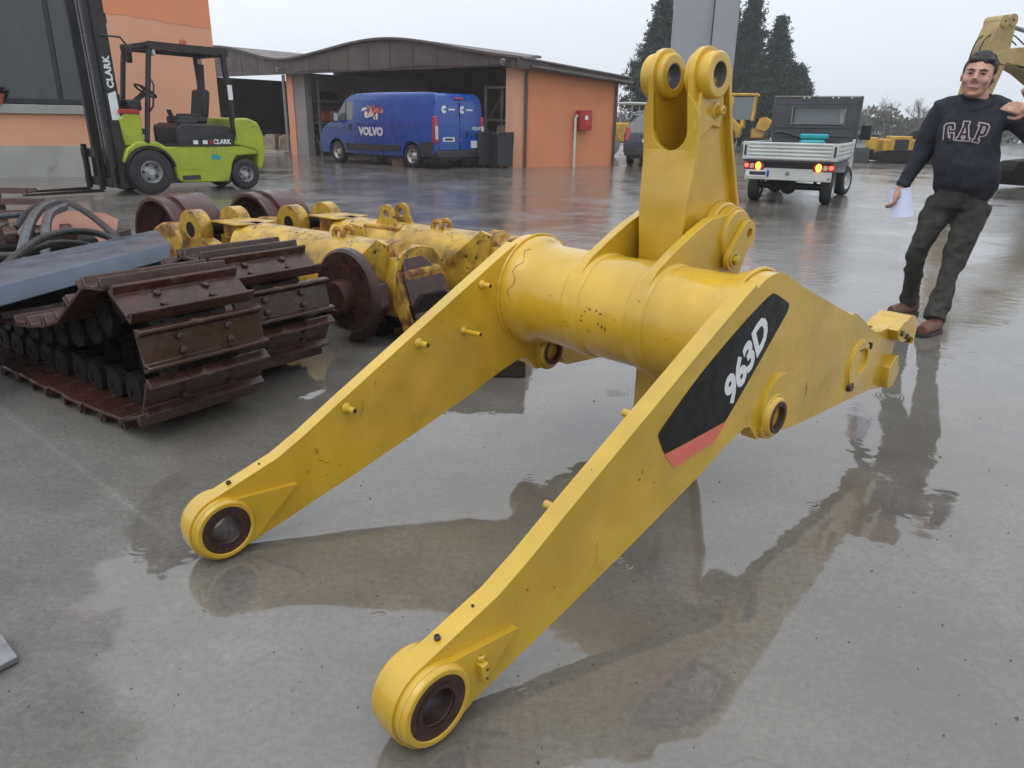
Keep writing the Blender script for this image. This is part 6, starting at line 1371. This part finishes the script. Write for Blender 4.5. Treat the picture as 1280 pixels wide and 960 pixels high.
# ------------------------------------------------------------------ bare trees far behind the yard
def bare_tree(p, h_, label, seed):
    t = empty('bare_tree', p, 0, label, 'tree', 'leafless trees far behind the yard'); rr = random.Random(seed); tr = MB(); tw = MB()
    def grow_(q, d, L, r, dep):
        e_ = q + d * L; (tr if dep < 2 else tw).tube([q, (q + e_) / 2 + V((rr.gauss(0, .04 * L), rr.gauss(0, .04 * L), 0)), e_], [r, r * .85, r * .65], 5 if dep < 2 else 3, cap=False)
        if dep >= 6: return
        for _ in range(3 if dep < 4 else 2):
            nd_ = (d + V((rr.gauss(0, .45), rr.gauss(0, .45), rr.uniform(-.05, .35)))).normalized(); grow_(q + d * L * rr.uniform(.65, 1), nd_, L * rr.uniform(.62, .82), r * .6, dep + 1)
    grow_(V((0, 0, -.1)), V((rr.gauss(0, .05), rr.gauss(0, .05), 1)).normalized(), h_ * .27, h_ * .022, 0)
    tr.build('trunk', 'bark', t); tw.build('crown', 'twig', t, smooth=False)
for k, (x, y, h_, lb) in enumerate(((33.2, 78, 4.4, 'first leafless tree right of the white truck'), (35.6, 80, 5.0, 'second leafless tree right of the white truck'), (37.8, 80, 5.6, 'third leafless tree right of the white truck'), (40.2, 79, 5.8, 'leafless tree nearest the man on his left side'), (43.0, 82, 5.0, 'leafless tree behind the man'), (46.5, 84, 5.0, 'leafless tree between the man and the excavator'))):
    bare_tree((x, y, 0), h_, lb, 60 + k)
# scrub along the far edge of the yard
sc_ = MB(); rr = random.Random(9)
for k in range(11000):
    x = rr.uniform(-10, 75); yb = 88 + rr.uniform(-2, 3); top = 2.1 + .8 * math.sin(x * .35) + .5 * math.sin(x * 1.1 + 1); z = rr.random() ** .8 * top
    ax = V((rr.gauss(0, 1), rr.gauss(0, .6), rr.gauss(.6, .8))).normalized(); sd2 = ax.cross(V((rr.gauss(0, 1), rr.gauss(0, 1), .2))).normalized(); L = rr.uniform(.3, .7); w_ = rr.uniform(.10, .22); o_ = V((x, yb, z))
    sc_.add([o_ - sd2 * w_, o_ + sd2 * w_, o_ + ax * L + sd2 * w_ * .4, o_ + ax * L - sd2 * w_ * .4], [(0, 1, 2, 3)])
so_ = sc_.build('scrub', 'leaf_far', smooth=False); tag(so_, 'grey-green scrub along the far edge of the yard', 'scrub', kind='stuff')
# low rise beyond
hl = MB(); vs = []; n = 60
for i in range(n + 1):
    x = -260 + 620 * i / n; z = 4.5 + 2.0 * math.sin(i * .35) + 1.2 * math.sin(i * .9 + 2)
    vs += [(x, 170, -.2), (x, 200, z * .8), (x, 260, z)]
hl.add(vs, [f for i in range(n) for f in ((i * 3, i * 3 + 3, i * 3 + 4, i * 3 + 1), (i * 3 + 1, i * 3 + 4, i * 3 + 5, i * 3 + 2))]).build('hill', 'leaf_far'); tag(bpy.data.objects['hill'], kind='structure')
# ------------------------------------------------------------------ rain haze
hm = bpy.data.materials.new('rain_haze'); hm.use_nodes = True; ht_ = hm.node_tree
for n_ in list(ht_.nodes):
    if n_.type == 'BSDF_PRINCIPLED': ht_.nodes.remove(n_)
pv = ht_.nodes.new('ShaderNodeVolumePrincipled'); pv.inputs['Density'].default_value = HAZE; pv.inputs['Color'].default_value = (.97, .98, 1.0, 1); pv.inputs['Anisotropy'].default_value = .2
ht_.links.new(pv.outputs[0], [n_ for n_ in ht_.nodes if n_.type == 'OUTPUT_MATERIAL'][0].inputs['Volume'])
if HAZE > 0:
    hz = MB().box((20, 420, 6.5), (1060, 960, 15)).build('haze', hm, smooth=False); tag(hz, 'thin rain haze over the whole yard', 'haze', kind='stuff')
